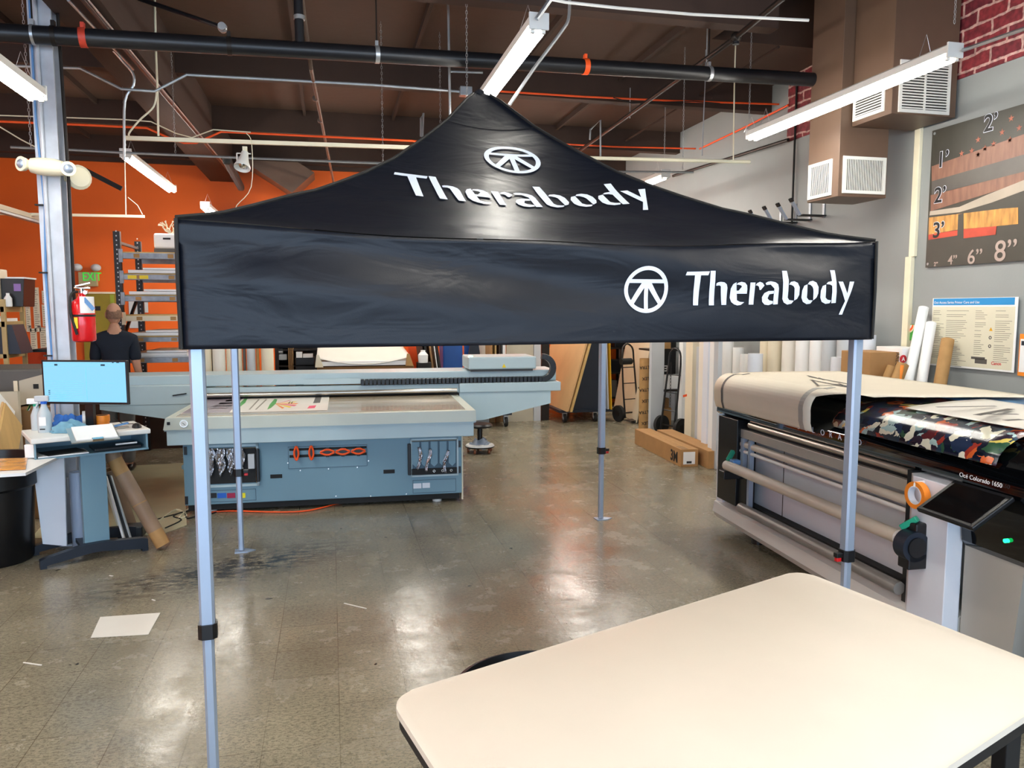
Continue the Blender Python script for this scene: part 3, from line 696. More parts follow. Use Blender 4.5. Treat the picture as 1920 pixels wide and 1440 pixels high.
# valance (four sides), gently waved
def vz_top(u): return surf(u,-E_)-.004
def voff(u,z):
    e=min(1,max(0,(E_-abs(u))/.25));
    return (.010*math.sin(3.2*u+6*z)+.008*math.sin(13*z+1.5*u+1.2*math.sin(2*u))+.006*math.sin(26*z+2.5*u))*e*(1 if z<2.02 else .4)
va=MB()
for q in range(4):
    ca,sa=[(1,0),(0,1),(-1,0),(0,-1)][q]
    def f(i,j):
        u=(2*i-1)*E_;zt=vz_top(u);z=zt+(1.622-zt)*j
        if q!=0: d=0
        else: d=voff(u,z)
        v=-E_-d-.012*j*(1 if abs(u)<E_*.99 else .3)
        return (u*ca-v*sa,u*sa+v*ca,z)
    va.grid(f,90,26)
bmesh.ops.remove_doubles(va.b,verts=va.b.verts,dist=.001)
val=va.build('valance','canopy_fabric',tent,smooth=True,solid=.003)
MB().tube([(-E_,-E_-.008,2.07),(-E_-.002,-E_-.01,1.85),(-E_,-E_-.008,1.625)],.007,6).build('corner_seam','black_matte',tent);MB().tube([(E_,-E_-.008,2.07),(E_+.002,-E_-.01,1.85),(E_,-E_-.008,1.625)],.007,6).build('corner_seam','black_matte',tent)
# lettering -------------------------------------------------------
G=[ [(518,115),(678,112),(668,140),(510,140)],[(575,139),(617,139),(612,355),(577,355)],
 [(683,108),(718,108),(724,355),(688,355)],[(730,198),(742,190),(760,187),(785,190),(803,205),(810,230),(810,352),(776,352),(776,240),(768,222),(752,212),(730,215)],
 [(870,190),(848,203),(834,235),(832,300),(845,332),(865,348),(888,356),(912,352),(936,333),(905,330),(882,318),(870,295),(868,240)],
 [(872,207),(880,195),(905,187),(930,193),(946,212),(950,240),(950,272),(875,272),(875,250),(915,250),(914,225),(903,212),(886,208)],
 [(968,192),(1003,192),(1001,350),(968,350)],[(1006,212),(1015,197),(1035,187),(1055,195),(1068,214),(1045,245),(1036,245),(1030,222),(1018,213)],
 [(1075,197),(1090,187),(1112,183),(1145,190),(1165,205),(1172,235),(1173,347),(1140,350),(1140,235),(1130,217),(1112,207),(1082,210)],
 [(1138,251),(1100,253),(1072,268),(1058,297),(1062,330),(1080,350),(1108,354),(1136,343),(1138,325),(1112,320),(1098,305),(1098,288),(1108,276),(1138,271)],
 [(1197,108),(1232,108),(1240,175),(1240,300),(1252,318),(1285,322),(1270,343),(1240,350),(1215,335),(1203,310)],
 [(1243,207),(1255,188),(1280,183),(1305,195),(1319,225),(1320,280),(1308,308),(1288,321),(1288,240),(1275,218),(1257,208)],
 [(1375,205),(1352,215),(1338,250),(1337,300),(1350,330),(1378,347),(1404,343),(1420,320),(1392,318),(1376,300),(1373,250)],
 [(1377,204),(1390,186),(1415,180),(1440,192),(1455,225),(1455,270),(1445,300),(1423,320),(1422,250),(1411,222),(1396,208)],
 [(1555,103),(1590,103),(1588,338),(1555,340)],[(1510,207),(1485,217),(1472,250),(1472,300),(1485,330),(1513,345),(1543,340),(1552,320),(1526,315),(1510,300),(1507,250)],
 [(1512,203),(1526,188),(1555,182),(1555,216),(1540,206)],
 [(1605,185),(1640,185),(1678,290),(1657,325)],[(1657,325),(1678,290),(1693,185),(1727,185),(1640,422),(1615,422)] ]
def v2l(X,Y):
    p=TF.Y(X/3.84+1150,Y/3.84+480,-E_-.01);return p.x,p.z
def addpoly(bm,pts,cut=.035):
    vs=[bm.verts.new((x,0,z)) for x,z in pts];f=bm.faces.new(vs)
def cutall(bm,step,x0,x1,z0,z1):
    bmesh.ops.triangulate(bm,faces=bm.faces[:])
    for ax,(a0,b0) in((0,(x0,x1)),(2,(z0,z1))):
        n=int((b0-a0)/step)+1
        for i in range(1,n):
            co=[0,0,0];co[ax]=a0+i*step;no=[0,0,0];no[ax]=1
            bmesh.ops.bisect_plane(bm,geom=bm.verts[:]+bm.edges[:]+bm.faces[:],plane_co=co,plane_no=no,dist=1e-5)
def ringpoly(bm,cx,cz,ro,ri,az,n=40):
    for i in range(n):
        t0,t1=2*PI*i/n,2*PI*(i+1)/n
        q=[(cx+r*math.cos(t),0,cz+r*az*math.sin(t)) for r,t in((ri,t0),(ro,t0),(ro,t1),(ri,t1))]
        bm.faces.new([bm.verts.new(c) for c in q])
def finish(bm,fn,name,par):
    for v in bm.verts: v.co=Vector(fn(v.co.x,v.co.z))
    bmesh.ops.remove_doubles(bm,verts=bm.verts,dist=.0002)
    me=bpy.data.meshes.new(name);bm.to_mesh(me);bm.free();me.materials.append(M['logo_white'])
    o=bpy.data.objects.new(name,me);C.objects.link(o);o.parent=par;return o
def on_val(x,z):
    zt=vz_top(x);j=(z-zt)/(1.622-zt);return (x,-E_-voff(x,z)-.012*j-.005,z)
GL2=[[v2l(*p) for p in g] for g in G]
bm=bmesh.new()
for g in GL2: addpoly(bm,g)
cutall(bm,.04,.5,1.5,1.6,2.1);finish(bm,on_val,'lettering',val)
c0=v2l(245,242);rx=(v2l(399,242)[0]-v2l(91,242)[0])/2;rz=(v2l(245,73)[1]-v2l(245,411)[1])/2
def emblem(cx,cz,r,az,fn,par):
    bm=bmesh.new();ringpoly(bm,cx,cz,r,r*.83,az)
    def P(a0,b0): return (cx+a0*r,cz+b0*r*az)
    bars=[[(-.80,.44),(.80,.44),(.85,.28),(-.85,.28)],[(-.09,.28),(.09,.28),(.09,-.87),(-.09,-.87)],
      [(-.22,.29),(-.02,.29),(-.02,.18),(-.58,-.64),(-.71,-.50)],[(.22,.29),(.02,.29),(.02,.18),(.58,-.64),(.71,-.50)]]
    for b0 in bars: addpoly(bm,[P(*p) for p in b0])
    cutall(bm,.03,cx-r,cx+r,cz-r*az,cz+r*az);finish(bm,fn,'emblem',par)
emblem(c0[0],c0[1],rx,rz/rx,on_val,val)
# roof lettering: plan coordinates
x0=min(p[0] for g in GL2 for p in g);x1=max(p[0] for g in GL2 for p in g);zb=v2l(595,355)[1];zt_=v2l(700,108)[1]
def on_roof(x,v): return (x,v,surf(x,v)+.006)
bm=bmesh.new()
for g in GL2:
    pts=[]
    for x,z in g:
        k=(x-x0)/(x1-x0);h=(z-zb)/(zt_-zb);pts.append((-.61+k*1.285,-.900+h*.205+.012*math.sin(PI*k)))
    addpoly(bm,pts)
cutall(bm,.03,-.7,.8,-1.,-.6);finish(bm,on_roof,'lettering',roof)
emblem(.05,-.468,.152,.098/.152,on_roof,roof)
# legs
def leg(sx,sy):
    L=T_part('leg',tent,(sx*1.435,sy*1.435,0))
    def octo(w,z0,z1,m,nm,par):
        h=w/2;c_=w*.22;b0=MB();pl=[(-h+c_,-h),(h-c_,-h),(h,-h+c_),(h,h-c_),(h-c_,h),(-h+c_,h),(-h,h-c_),(-h,-h+c_)]
        return b0.prism([(x,y,z0) for x,y in pl],(0,0,z1-z0)).build(nm,m,par)
    return L,octo
def T_part(name,par,loc):
    o=bpy.data.objects.new(name,None);C.objects.link(o);o.parent=par;o.location=loc;return o
def prismat(w,z0,z1,cx,cy,mb,cc=.22):
    h=w/2;c_=w*cc;pl=[(-h+c_,-h),(h-c_,-h),(h,-h+c_),(h,h-c_),(h-c_,h),(-h+c_,h),(-h,h-c_),(-h,-h+c_)]
    return mb.prism([(cx+x,cy+y,z0) for x,y in pl],(0,0,z1-z0))
for sx,sy in((-1,-1),(1,-1),(-1,1),(1,1)):
    cx,cy=sx*1.43,sy*1.43
    l=prismat(.040,.012,2.0,cx,cy,MB()).build('leg','alu',tent)
    up=prismat(.052,.60,2.03,cx,cy,MB(),.16)
    up.build('leg_sleeve','alu',l)
    for a0 in((cx-.0285,cy),(cx+.0285,cy)): pass
    prismat(.066,.56,.615,cx,cy,MB()).build('height_lock','black_plastic',l)
    lx,ly={(-1,-1):(0,1),(1,-1):(-1,0),(-1,1):(1,0),(1,1):(1,0)}[(sx,sy)]
    ax_,ay_=cx+lx*.045,cy+ly*.045
    MB().box(ax_-.014-.008*abs(lx),ax_+.014+.008*abs(lx),ay_-.014-.008*abs(ly),ay_+.014+.008*abs(ly),.580,.603,.003).build('lock_lever','black_plastic',l)
    ax_,ay_=cx+lx*.05,cy+ly*.05
    MB().box(ax_-.013,ax_+.013,ay_-.010,ay_+.010,.560,.579,.003).build('release_button','red',l)
    dx=.075*(-sx if sx<0 else -sx);MB().prism([(cx-.045,cy-.045,0),(cx+.045,cy-.045,0),(cx+.1,cy-.01,0),(cx+.03,cy+.045,0),(cx-.045,cy+.045,0)],(0,0,.007)).build('foot_plate','alu',l)
    MB().box(cx-.035,cx+.035,cy-.035,cy+.035,1.93,2.04,.005).build('corner_bracket','black_plastic',l)
# scissor truss under the roof
tr_=MB()
for q in range(4):
    ca,sa=[(1,0),(0,1),(-1,0),(0,-1)][q]
    def rr(u,v,z): return (u*ca-v*sa,u*sa+v*ca,z)
    for u0,u1 in((-1.41,0),(0,1.41)):
        tr_.obox(rr(u0,-1.43,1.95),rr(u1,-1.43,1.72),.012,.025).obox(rr(u0,-1.425,1.72),rr(u1,-1.425,1.95),.012,.025)
tr_.build('scissor_truss','alu',tent)
MB().cyl((0,0,1.9),(0,0,2.97),.018,12).build('centre_pole','alu',tent)
MB().obox((-1.4,0,1.85),(1.4,0,1.85),.012,.025).obox((0,-1.4,1.86),(0,1.4,1.86),.012,.025).build('cross_bar','alu',tent)
# ================================================================ FOREGROUND TABLE
p=[at(738,1302,z=.74),at(1472,1082,z=.74)]
A0=Vector((p[0].x-.012,p[0].y-.0,0));ex=Vector((p[1].x-p[0].x,p[1].y-p[0].y,0)).normalized()
q=at(1920,1268,z=.74);ey=(Vector((q.x-p[1].x,q.y-p[1].y,0))).normalized()
A0=Vector((at(728,1306,z=.74).x,at(728,1306,z=.74).y,0));B0=Vector((at(1500,1068,z=.74).x,at(1500,1068,z=.74).y,0))
ex=(B0-A0).normalized();WX=(B0-A0).length;DY=1.0
tb=T('work_table','large cream topped work table with rounded corners filling the right foreground','table',(A0.x,A0.y,0))
def rq(P,r,n=8):
    out=[]
    m=len(P)
    for i in range(m):
        a0,b0,c0_=P[i-1],P[i],P[(i+1)%m];u=(a0-b0).normalized();v=(c0_-b0).normalized()
        for k in range(n+1):
            t=k/n;s0=b0+u*r;e0=b0+v*r;out.append((1-t)**2*s0+2*t*(1-t)*b0+t*t*e0)
    return out
O=Vector((0,0,0));Pq=[O,ex*WX,ex*WX+ey*DY,ey*DY]
rp=rq(Pq,.09)
MB().prism([v+Vector((0,0,.722)) for v in rp],(0,0,.018),.004).build('table_top','work_top',tb,smooth=True)
ins=[O+(ex+ey)*.008,ex*WX+(ey-ex)*.008,ex*WX+ey*DY-(ex+ey)*.008,ey*DY+(ex-ey)*.008]
MB().prism([v+Vector((0,0,.684)) for v in rq(ins,.08)],(0,0,.038)).build('apron','black_matte',tb,smooth=True)
insq=[O+(ex+ey)*.05,ex*WX+(ey-ex)*.05,ex*WX+ey*DY-(ex+ey)*.05,ey*DY+(ex-ey)*.05]
for c_ in(ins[0]+(ex+ey)*.16,ins[1]+(ey-ex)*.12,ins[2]-(ex+ey)*.12,ins[3]+(ex-ey)*.12):
    MB().box(c_.x-.025,c_.x+.025,c_.y-.025,c_.y+.025,0,.67,.004).build('leg','black_matte',tb)
# bin under the table
tc_=T('trash_can','round black bin peeking out under the cream work table','bin',(.60,2.16,0))
MB().lathe([(.20,0),(.21,.02),(.255,.56),(.27,.57),(.27,.60),(.255,.605),(.245,.57),(.20,.04),(.0,.03)],(0,0,0),40).build('bin_body','black_plastic',tc_,smooth=True)
# ================================================================ FLOOR PAPER AND SCRAPS
P4=[at(170,1196,z=.002),at(278,1190,z=.002),at(301,1149,z=.002),at(188,1157,z=.002)]
single(MB().prism(P4,(0,0,.0012)),'paper_sheet','white_print','blank white sheet of paper lying on the floor','paper')
for i,(a_,b_) in enumerate((((645,1131),(687,1141)),((396,1424),(399,1434)),((285,1124),(291,1126)),((205,1079),(212,1080)),((1012,1144),(1019,1145)),((44,1242),(78,1247)))):
    s_,e_=at(*a_,z=.002),at(*b_,z=.002);single(MB().obox(s_,e_,.007,.003),'paper_scrap','white_print',['thin white sliver of paper on the floor mid picture','small white scrap beside the front left canopy leg at the bottom edge','tiny white scrap above the floor sheet','tiny white scrap near the black desk foot','tiny white scrap on the shiny floor beside the table','thin pale sliver at the left edge of the floor'][i],'scrap')
# ================================================================ COLUMN
CXc,CYc=-1.945,6.28
co=T('steel_column','pale grey painted steel column rising to the ceiling at left','column',(CXc,CYc,0))
MB().box(-.075,.075,-.075,-.06,0,ZC).box(-.075,.075,.06,.075,0,ZC).box(-.008,.008,-.06,.06,0,ZC).box(-.075,-.062,-.062,.062,0,ZC).build('post','column_paint',co)
MB().box(-.11,.11,-.11,.11,0,.012).build('base_plate','column_paint',co)
MB().tube([(-.02,-.092,.5),(-.02,-.092,4.2)],.014,8).build('conduit','column_paint',co,smooth=True)
MB().tube([(-.05,-.088,.2),(-.035,-.088,1.1),(-.05,-.088,2.0),(-.03,-.088,2.5),(-.055,-.088,3.1),(-.05,-.088,4.2)],.008,6).build('blue_cables','blue_wire',co,smooth=True)
MB().tube([(.105,-.02,1.6),(.115,-.02,2.7),(.10,-.02,4.2)],.012,6).build('dark_cable','dark_steel',co,smooth=True)
for z in(1.42,2.02,2.5): MB().box(-.09,-.035,-.106,-.075,z,z+.01).build('cable_tie','black_matte',co)
ob=at(121,909,y=CYc-.10)
MB().box(ob.x-CXc-.055,ob.x-CXc+.035,-.13,-.076,ob.z-.06,ob.z+.06,.006).build('outlet_box','galv',co)
# emergency light
em=T('emergency_light','cream twin head emergency light mounted on the grey column','light',(CXc,CYc-.13,0))
c_=at(90,314,y=CYc-.16);u=c_.x-CXc;z=c_.z
MB().lathe([(.03,-.115),(.05,-.10),(.06,-.05),(.062,.0),(.06,.05),(.05,.10),(.03,.115)],(u+.0,-.05,z),20,(1,0,-.06)).build('battery_case','cream_metal',em,smooth=True)
for s_,tt in((-1,(-.55,-.8,0)),(1,(.35,-.9,-.1))):
    c=(u+s_*.135,-.06,z-.0-.01*s_);MB().lathe([(.025,-.03),(.045,0),(.052,.03),(.05,.035)],c,18,tt).build('lamp_head','cream_metal',em,smooth=True)
    d_=Vector(tt).normalized();MB().sphere(Vector(c)+d_*.012,.040,(1,1,1)).build('lens','alu',em,smooth=True)
em2=T('emergency_light','second cream emergency lamp head behind the twin head one on the column','light',(CXc+.12,CYc+.08,0))
MB().lathe([(.04,-.05),(.085,0),(.09,.03),(.07,.05)],(.03,-.02,z-.03),20,(.5,-.7,0)).box(-.06,.02,-.03,.02,z-.06,z+.02,.01).build('lamp_head','cream_metal',em2,smooth=True)
# extinguisher
ex_=T('fire_extinguisher','red fire extinguisher with yellow tag hanging on the grey column','extinguisher',(0,0,0))
t_=at(152,560,y=CYc-.1);b_=at(158,641,y=CYc-.1);cx,cy,zt,zb_=(t_.x+b_.x)/2+.004,CYc-.10,t_.z,b_.z
MB().lathe([(.06,0),(.075,.008),(.08,.02),(.08,(zt-zb_)-.05),(.07,(zt-zb_)-.02),(.04,(zt-zb_)),(.024,(zt-zb_)+.02),(.022,(zt-zb_)+.04)],(cx,cy,zb_),28).build('cylinder','red',ex_,smooth=True)
MB().cyl((cx,cy,zt+.03),(cx,cy,zt+.075),.018,14).box(cx-.05,cx+.06,cy-.01,cy+.01,zt+.07,zt+.085,.003).obox((cx-.04,cy,zt+.09),(cx+.06,cy,zt+.115),.02,.008).cyl((cx+.03,cy-.03,zt+.045),(cx+.03,cy,zt+.045),.014,12).build('valve','chrome',ex_,smooth=True)
MB().tube([(cx-.02,cy-.02,zt+.05),(cx-.055,cy-.05,zt+.03),(cx-.06,cy-.075,zt-.08),(cx-.035,cy-.088,zt-.2),(cx-.02,cy-.088,zt-.26)],.010,8,4).build('hose','black_matte',ex_,smooth=True)
MB().cyl((cx,cy,zb_+.185),(cx,cy,zb_+.20),.0825,28).build('strap','black_matte',ex_,smooth=True)
lbl=MB();
for k in range(9):
    t0=-1.5+.16*k;t1=t0+.16
    lbl.face([(cx+.0812*math.cos(t),cy+.0812*math.sin(t),zz_) for t,zz_ in((t0,zb_+.21),(t1,zb_+.21),(t1,zb_+.33),(t0,zb_+.33))])
lbl.build('label','white',ex_)
MB().box(cx-.035,cx-.012,cy-.088,cy-.084,zb_+.10,zb_+.18).build('inspection_tag','yellow',ex_)
MB().obox((cx+.03,cy-.07,zt+.0),(cx+.095,cy-.08,zt-.08),.004,.028).build('blue_tag','blue_wire',ex_)
# ================================================================ DESK
DA=math.atan2(5.91-5.60,-1.29+1.95);dk0=at(57,824,z=.91);DW=.735;DD=.50
desk=T('computer_desk','grey workstation desk on two black T-shaped feet, holding the monitor','desk',(dk0.x,dk0.y,0),DA)
DF=Fr(dk0.x,dk0.y,DA)
MB().box(0,DW,0,DD,.875,.91,.008).build('desk_top','white_metal',desk,smooth=False)
MB().box(.02,DW-.015,.02,DD,.76,.772).box(DW-.03,DW-.018,.02,DD,.76,.875).box(.02,.03,.02,DD,.76,.875).box(.02,DW-.015,DD-.01,DD,.76,.875).build('drawer_tray','arizona_dark',desk)
MB().box(.30,.46,.13,.20,.05,.76,.004).build('pedestal','arizona_dark',desk)
def foot(y): 
    m=MB();pl=[(.02,0),(.06,0),(.06,.02),(.33,.055),(.40,.055),(.66,.02),(.66,0),(.70,0),(.70,.09),(.66,.10),(.42,.12),(.30,.12),(.05,.07),(.02,.06)]
    return m.prism([(x,y,z_) for x,z_ in pl],(0,.055,0)).build('foot','navy_steel',desk)
foot(.08);foot(.46)
MB().box(.28,.44,.14,.50,.07,.10).build('foot_beam','navy_steel',desk)
# monitor
mo=T('computer_monitor','black framed computer monitor showing a pale blue screen','monitor',(0,0,0))
q4=[at(77,679,y=5.98),at(237,672,y=5.78),at(245,754,y=5.78),at(84,762,y=5.98)]
q4[3]=Vector((q4[0].x,q4[0].y,q4[3].z));q4[2]=Vector((q4[1].x,q4[1].y,q4[2].z))
zt,zb_=(q4[0].z+q4[1].z)/2,(q4[2].z+q4[3].z)/2
mxx=(q4[1]-q4[0]);mxx.z=0;mw=mxx.length;mxx.normalize();myy=Vector((-mxx.y,mxx.x,0))
mo.location=(q4[0].x,q4[0].y,zb_);mo.rotation_euler=(0,0,math.atan2(mxx.y,mxx.x));mh=zt-zb_
MB().box(0,mw,0,.025,0,mh,.004).box(.2,mw-.2,.02,.06,.06,mh-.1,.01).build('bezel','black_plastic',mo)
MB().box(.014,mw-.012,-.0015,.002,.016,mh-.012).build('display','screen',mo)
m_=MB()
for z_ in(.93,.86): m_.box(.02,mw-.02,-.003,-.001,mh*z_,mh*z_+.002)
for k in range(9): m_.box(.03+.02*(k%2),mw*.5-.03*random.random(),-.003,-.001,mh*(.12+.05*k),mh*(.12+.05*k)+.0015)
m_.box(mw*.52,mw*.523,-.003,-.001,.03,mh*.84);m_.box(mw*.68,mw*.84,-.003,-.001,mh*.48,mh*.485);m_.build('window_lines','screen_line',mo)
m_=MB()
for x_,z_,w_,h_ in((.10,.875,.022,.012),(.42,.875,.03,.012),(.50,.945,.012,.012),(.53,.945,.02,.008),(.045,.30,.012,.005),(.045,.26,.012,.005),(.045,.22,.012,.005)): m_.box(x_*mw/.6 if x_>.3 else x_,(x_*mw/.6 if x_>.3 else x_)+w_,-.004,-.001,mh*z_,mh*z_+h_)
m_.build('icons','screen_dark',mo)
MB().box(mw/2-.03,mw/2+.03,.03,.06,-.18,.10).box(mw/2-.12,mw/2+.12,-.02,.14,.925-zb_-.005,.925-zb_+.005,.003).build('stand','black_plastic',mo)
# things on the desk
def bottle(px,py,h,r,capm,headm,label,tag_=None):
    p=at(px,py,z=.911);b0=T('spray_bottle',label,'bottle',p,0,'spray bottles on the desk')
    MB().lathe([(r*.96,0),(r,.01),(r,h*.55),(r*.95,h*.6),(.018,h*.85),(.017,h*.93)],(0,0,0),20).build('bottle_body','bottle',b0,smooth=True)
    MB().cyl((0,0,h*.92),(0,0,h),.02,14).build('collar',capm,b0)
    MB().box(-.055,.035,-.014,.014,h,h+.04,.006).obox((-.03,0,h),(-.05,0,h-.045),.016,.008).build('trigger_head',headm,b0)
    if tag_: MB().box(-.02,.022,-r-.0015,-r+.003,.05,.11).build('label','white',b0);MB().box(-.018,.015,-r-.0025,-r,.022,.03).build('print','text_black',b0)
    return b0
g_=bottle(70,806,.185,.036,'green','white','white spray bottle with green collar, left and behind the other on the desk')
MB().obox((-.03,0,.185),(-.052,0,.14),.016,.01).build('trigger','green_grass',g_)
bottle(85,810,.215,.044,'ink_blue','foam_grey','clear spray bottle with grey trigger head in front on the desk',True)
def blob(loc,sx,sy,sz,m,name,label,cat,seed):
    rnd=random.Random(seed);b0=MB();b0.sphere((0,0,0),1,(1,1,1),24)
    for v in b0.b.verts:
        n_=v.co.normalized();k=1+.22*math.sin(5*n_.x+seed)*math.cos(6*n_.y+seed*2)+.12*math.sin(13*n_.x*n_.z+9*n_.y)
        v.co=Vector((n_.x*sx*k,n_.y*sy*k,max(-.0,n_.z*sz*k)))
    o=b0.build(name,m,None,smooth=True);o.location=loc;tag(o,label,cat);return o
p=DF.Z(148,795,.911)
def onD(x,y,z=.911): return Vector((dk0.x+x*math.cos(DA)-y*math.sin(DA),dk0.y+x*math.sin(DA)+y*math.cos(DA),z))
blob(onD(.27,.33),.11,.06,.10,'blue_cloth','cleaning_cloth','crumpled dark blue cloth on the desk under the monitor','cloth',1)
blob(onD(.26,.17),.12,.06,.075,'teal_cloth','cleaning_cloth','crumpled teal cloth on the desk beside the spray bottles','cloth',4)
for i in range(2):
    z_=.911+.046*i;o=T('tape_roll',['lower orange tape roll of the stack on the desk','upper orange tape roll of the stack on the desk'][i],'tape',onD(.47+.004*i,.26,z_),0,'orange tape rolls on the desk')
    MB().ring((0,0,0),(0,0,.045),.05,.04,28).build('tape','tape_orange',o,smooth=True);MB().ring((0,0,0),(0,0,.045),.04,.037,28).build('core','kraft_dark',o,smooth=True)
o=T('tape_roll','white tape roll standing on edge between blue cloth and orange tape','tape',onD(.38,.33,.972),0)
MB().ring((-.02,0,0),(.02,.01,0),.06,.042,28).build('tape','white',o,smooth=True);MB().ring((-.02,0,0),(.02,.01,0),.042,.038,28).build('core','kraft_dark',o,smooth=True)
o=T('tape_roll','orange tape roll lying half under the teal cloth','tape',onD(.31,.07,.911),0);MB().ring((0,0,0),(0,0,.025),.04,.03,24).build('tape','tape_orange',o,smooth=True)
o=T('stapler','small silver and blue stapler beside the orange tape','stapler',onD(.57,.14,.912),.5);MB().box(-.05,.05,-.016,.016,0,.012,.003).build('base','steel',o);MB().obox((-.05,0,.018),(.05,0,.035),.028,.012,bev=.003).build('arm','blue_wire',o)
o=T('computer_mouse','black computer mouse at the right end of the desk','mouse',onD(.67,.12,.911),.3);b0=MB();b0.sphere((0,0,.004),1,(.032,.05,.03),18);b0.build('body','black_plastic',o,smooth=True);MB().tube([(0,.04,.01),(.0,.12,.01),(-.08,.2,.01),(-.14,.22,.06)],.003,5,4).build('cord','black_matte',o)
cb=T('clipboard','steel clipboard with white papers overhanging the front desk edge','clipboard',onD(.37,-.075,.925),DA-.0)
mt=Matrix.Rotation(.36,4,'X')
MB().box(-.16,.13,-.11,.10,-.006,.0,mtx=mt).build('board','steel',cb);MB().box(-.13,.12,-.09,.10,0,.008,mtx=mt).build('papers','white',cb);MB().box(-.04,.03,-.118,-.09,.0,.018,.003,mtx=mt).build('clip','chrome',cb)
o=T('paper_stack','loose white papers lying in the desk drawer tray','papers',onD(.18,.12,.774),DA);MB().box(-.14,.16,-.09,.1,0,.008).build('sheets','white',o);MB().box(-.1,.14,-.08,.1,.008,.014,mtx=Matrix.Rotation(.2,4,'Z')).build('folder','black_matte',o)
o=T('laptop','closed black laptop in the desk drawer tray','laptop',onD(.53,.15,.774),DA);MB().box(-.15,.15,-.10,.12,0,.022,.004).build('case','black_plastic',o);MB().cyl((-.02,-.11,.04),(.12,-.105,.04),.006,8).build('pen','white',o)
# white block and table with film at left edge
tt=T('side_table','white board with pointed corner laid over the black bin at the left edge','board',(0,0,0))
zz_=.75
MB().prism([at(-150,905,z=zz_),at(48,892,z=zz_),at(118,857,z=zz_),at(60,862,z=zz_),at(-150,880,z=zz_)],(0,0,.018)).build('board_top','white',tt)
o=T('amber_film_sheets','sheets of amber film lying on the white board at left','film',(0,0,0))
MB().prism([at(-40,884,z=.772),at(48,880,z=.772),at(52,860,z=.772),at(-40,862,z=.772)],(0,0,.006)).build('film','film_amber',o)
o=single(MB().obox(at(58,858,z=.776),at(56,833,y=at(58,858,z=.776).y),.06,.035,(0,1,0),bev=.004),'white_block','white','small upright white block at the back edge of the white board','block')
bn_=at(-5,1068,z=0)
tb2=T('trash_can','tall round black bin at the left picture edge under the white board','bin',(-2.27,6.0,0))
MB().lathe([(.225,0),(.235,.02),(.26,.52),(.285,.54),(.285,.70),(.30,.71),(.30,.74),(.27,.74),(.24,.5),(.0,.05)],(0,0,0),40).build('bin_body','black_plastic',tb2,smooth=True)
tb2.location=(at(-12,1060,z=0).x-.03,at(-12,1060,z=0).y+.12,0)
MB().box(.18,.34,-.22,-.10,.655,.72,.01,).build('handle','black_matte',tb2)
# leaning white board, clear roll, tubes
b1=at(78,1018,z=.02);o=single(MB().prism([at(60,862,y=5.95),at(120,852,y=5.95),at(125,1024,y=5.95),at(80,1020,y=5.95)],(0,.02,0)),'acrylic_sheet','white_bluish','bluish white panel leaning between the black bin and the column','panel')
c=at(150,1038,z=0);o=T('film_roll','clear plastic film roll standing beside the desk pedestal','roll',(c.x-.02,c.y+.12,0))
hgt=.58;MB().ring((0,0,0),(0,0,hgt),.062,.035,28).build('film','film',o,smooth=True);MB().ring((0,0,.005),(0,0,hgt-.01),.034,.03,20).build('core','white_bluish',o,smooth=True)
def tube2(p0,p1,r,m,name,label,cat,grp=None,core='cardboard_in',wrap=None):
    p0,p1=Vector(p0),Vector(p1);o=T(name,label,cat,(0,0,0),0,grp)
    MB().ring(p0,p1,r,r*.8,26).build('roll',m,o,smooth=True);d=(p1-p0).normalized()
    MB().ring(p0+d*.004,p1-d*.004,r*.8,r*.72,20).build('core',core,o,smooth=True)
    if wrap:
        for a0,b0 in wrap: MB().ring(p0.lerp(p1,a0),p0.lerp(p1,b0),r*1.03,r*.9,26).build('wrap','brown_wrap',o,smooth=True)
    return o
f_=at(306,1022,z=.03)
tube2(f_,at(208,850,y=6.02)+Vector((0,0,0)),.052,'kraft','wrapped_tube','brown paper wrapped tube leaning on the desk, its foot farthest right on the floor','tube','brown wrapped tubes leaning on the desk',wrap=[(.16,.45),(.46,.78),(.93,1.)])
f_=at(244,990,z=.03);tube2(f_,at(205,880,y=6.35),.055,'brown_wrap','wrapped_tube','darker brown wrapped tube standing behind the leaning one','tube','brown wrapped tubes leaning on the desk')
for i,(a_,b_,m,l) in enumerate((((236,1022),(199,893),'white','white plastic strip leaning beside the desk pedestal'),((243,1020),(203,890),'black_matte','black strip leaning beside the white strip'),((247,1018),(207,892),'foam_grey','grey strip leaning rightmost beside the desk pedestal'),((229,1006),(197,905),'foam_cream','cream strip leaning closest to the desk pedestal'),((203,1026),(193,890),'wood_pale','ribbed tan strip right against the desk pedestal'))):
    f_=at(*a_,z=.02);single(MB().obox(f_,at(*b_,y=f_.y+.12),.014,.03,(0,1,0)),'trim_strip',m,l,'strip','strips leaning on the desk')
o=T('black_pedal_box','small black box on the floor behind the desk feet','box',at(244,1010,z=0));MB().box(-.09,.09,0,.14,0,.09,.01).build('body','black_plastic',o)
# cables on floor
CBG='cables on the floor by the big printer'
for i,(pts,m,l) in enumerate((([(268,982),(300,972),(330,964),(352,958),(380,955)],'black_matte','black cable on the floor left of the big printer'),([(310,990),(340,975),(325,968),(345,960),(352,972),(380,962)],'black_matte','looped black cable on the floor by the front left canopy leg'),([(300,975),(330,955),(350,966),(335,972),(352,955),(365,950)],'cream_metal','pale cable coil on the floor left of the big printer'),([(385,968),(400,962),(430,952),(480,945)],'black_matte','black cable under the left end of the big printer'))):
    path('floor_cable',m,.006,[at(x,y,z=.008) for x,y in pts],l,'cable',CBG,sm=4)
path('floor_cable','orange_paint',.007,[at(x,y,z=.01) for x,y in((376,966),(400,960),(440,958),(520,960),(580,957),(640,942))],'orange cable on the floor under the big printer','cable',CBG,sm=4)

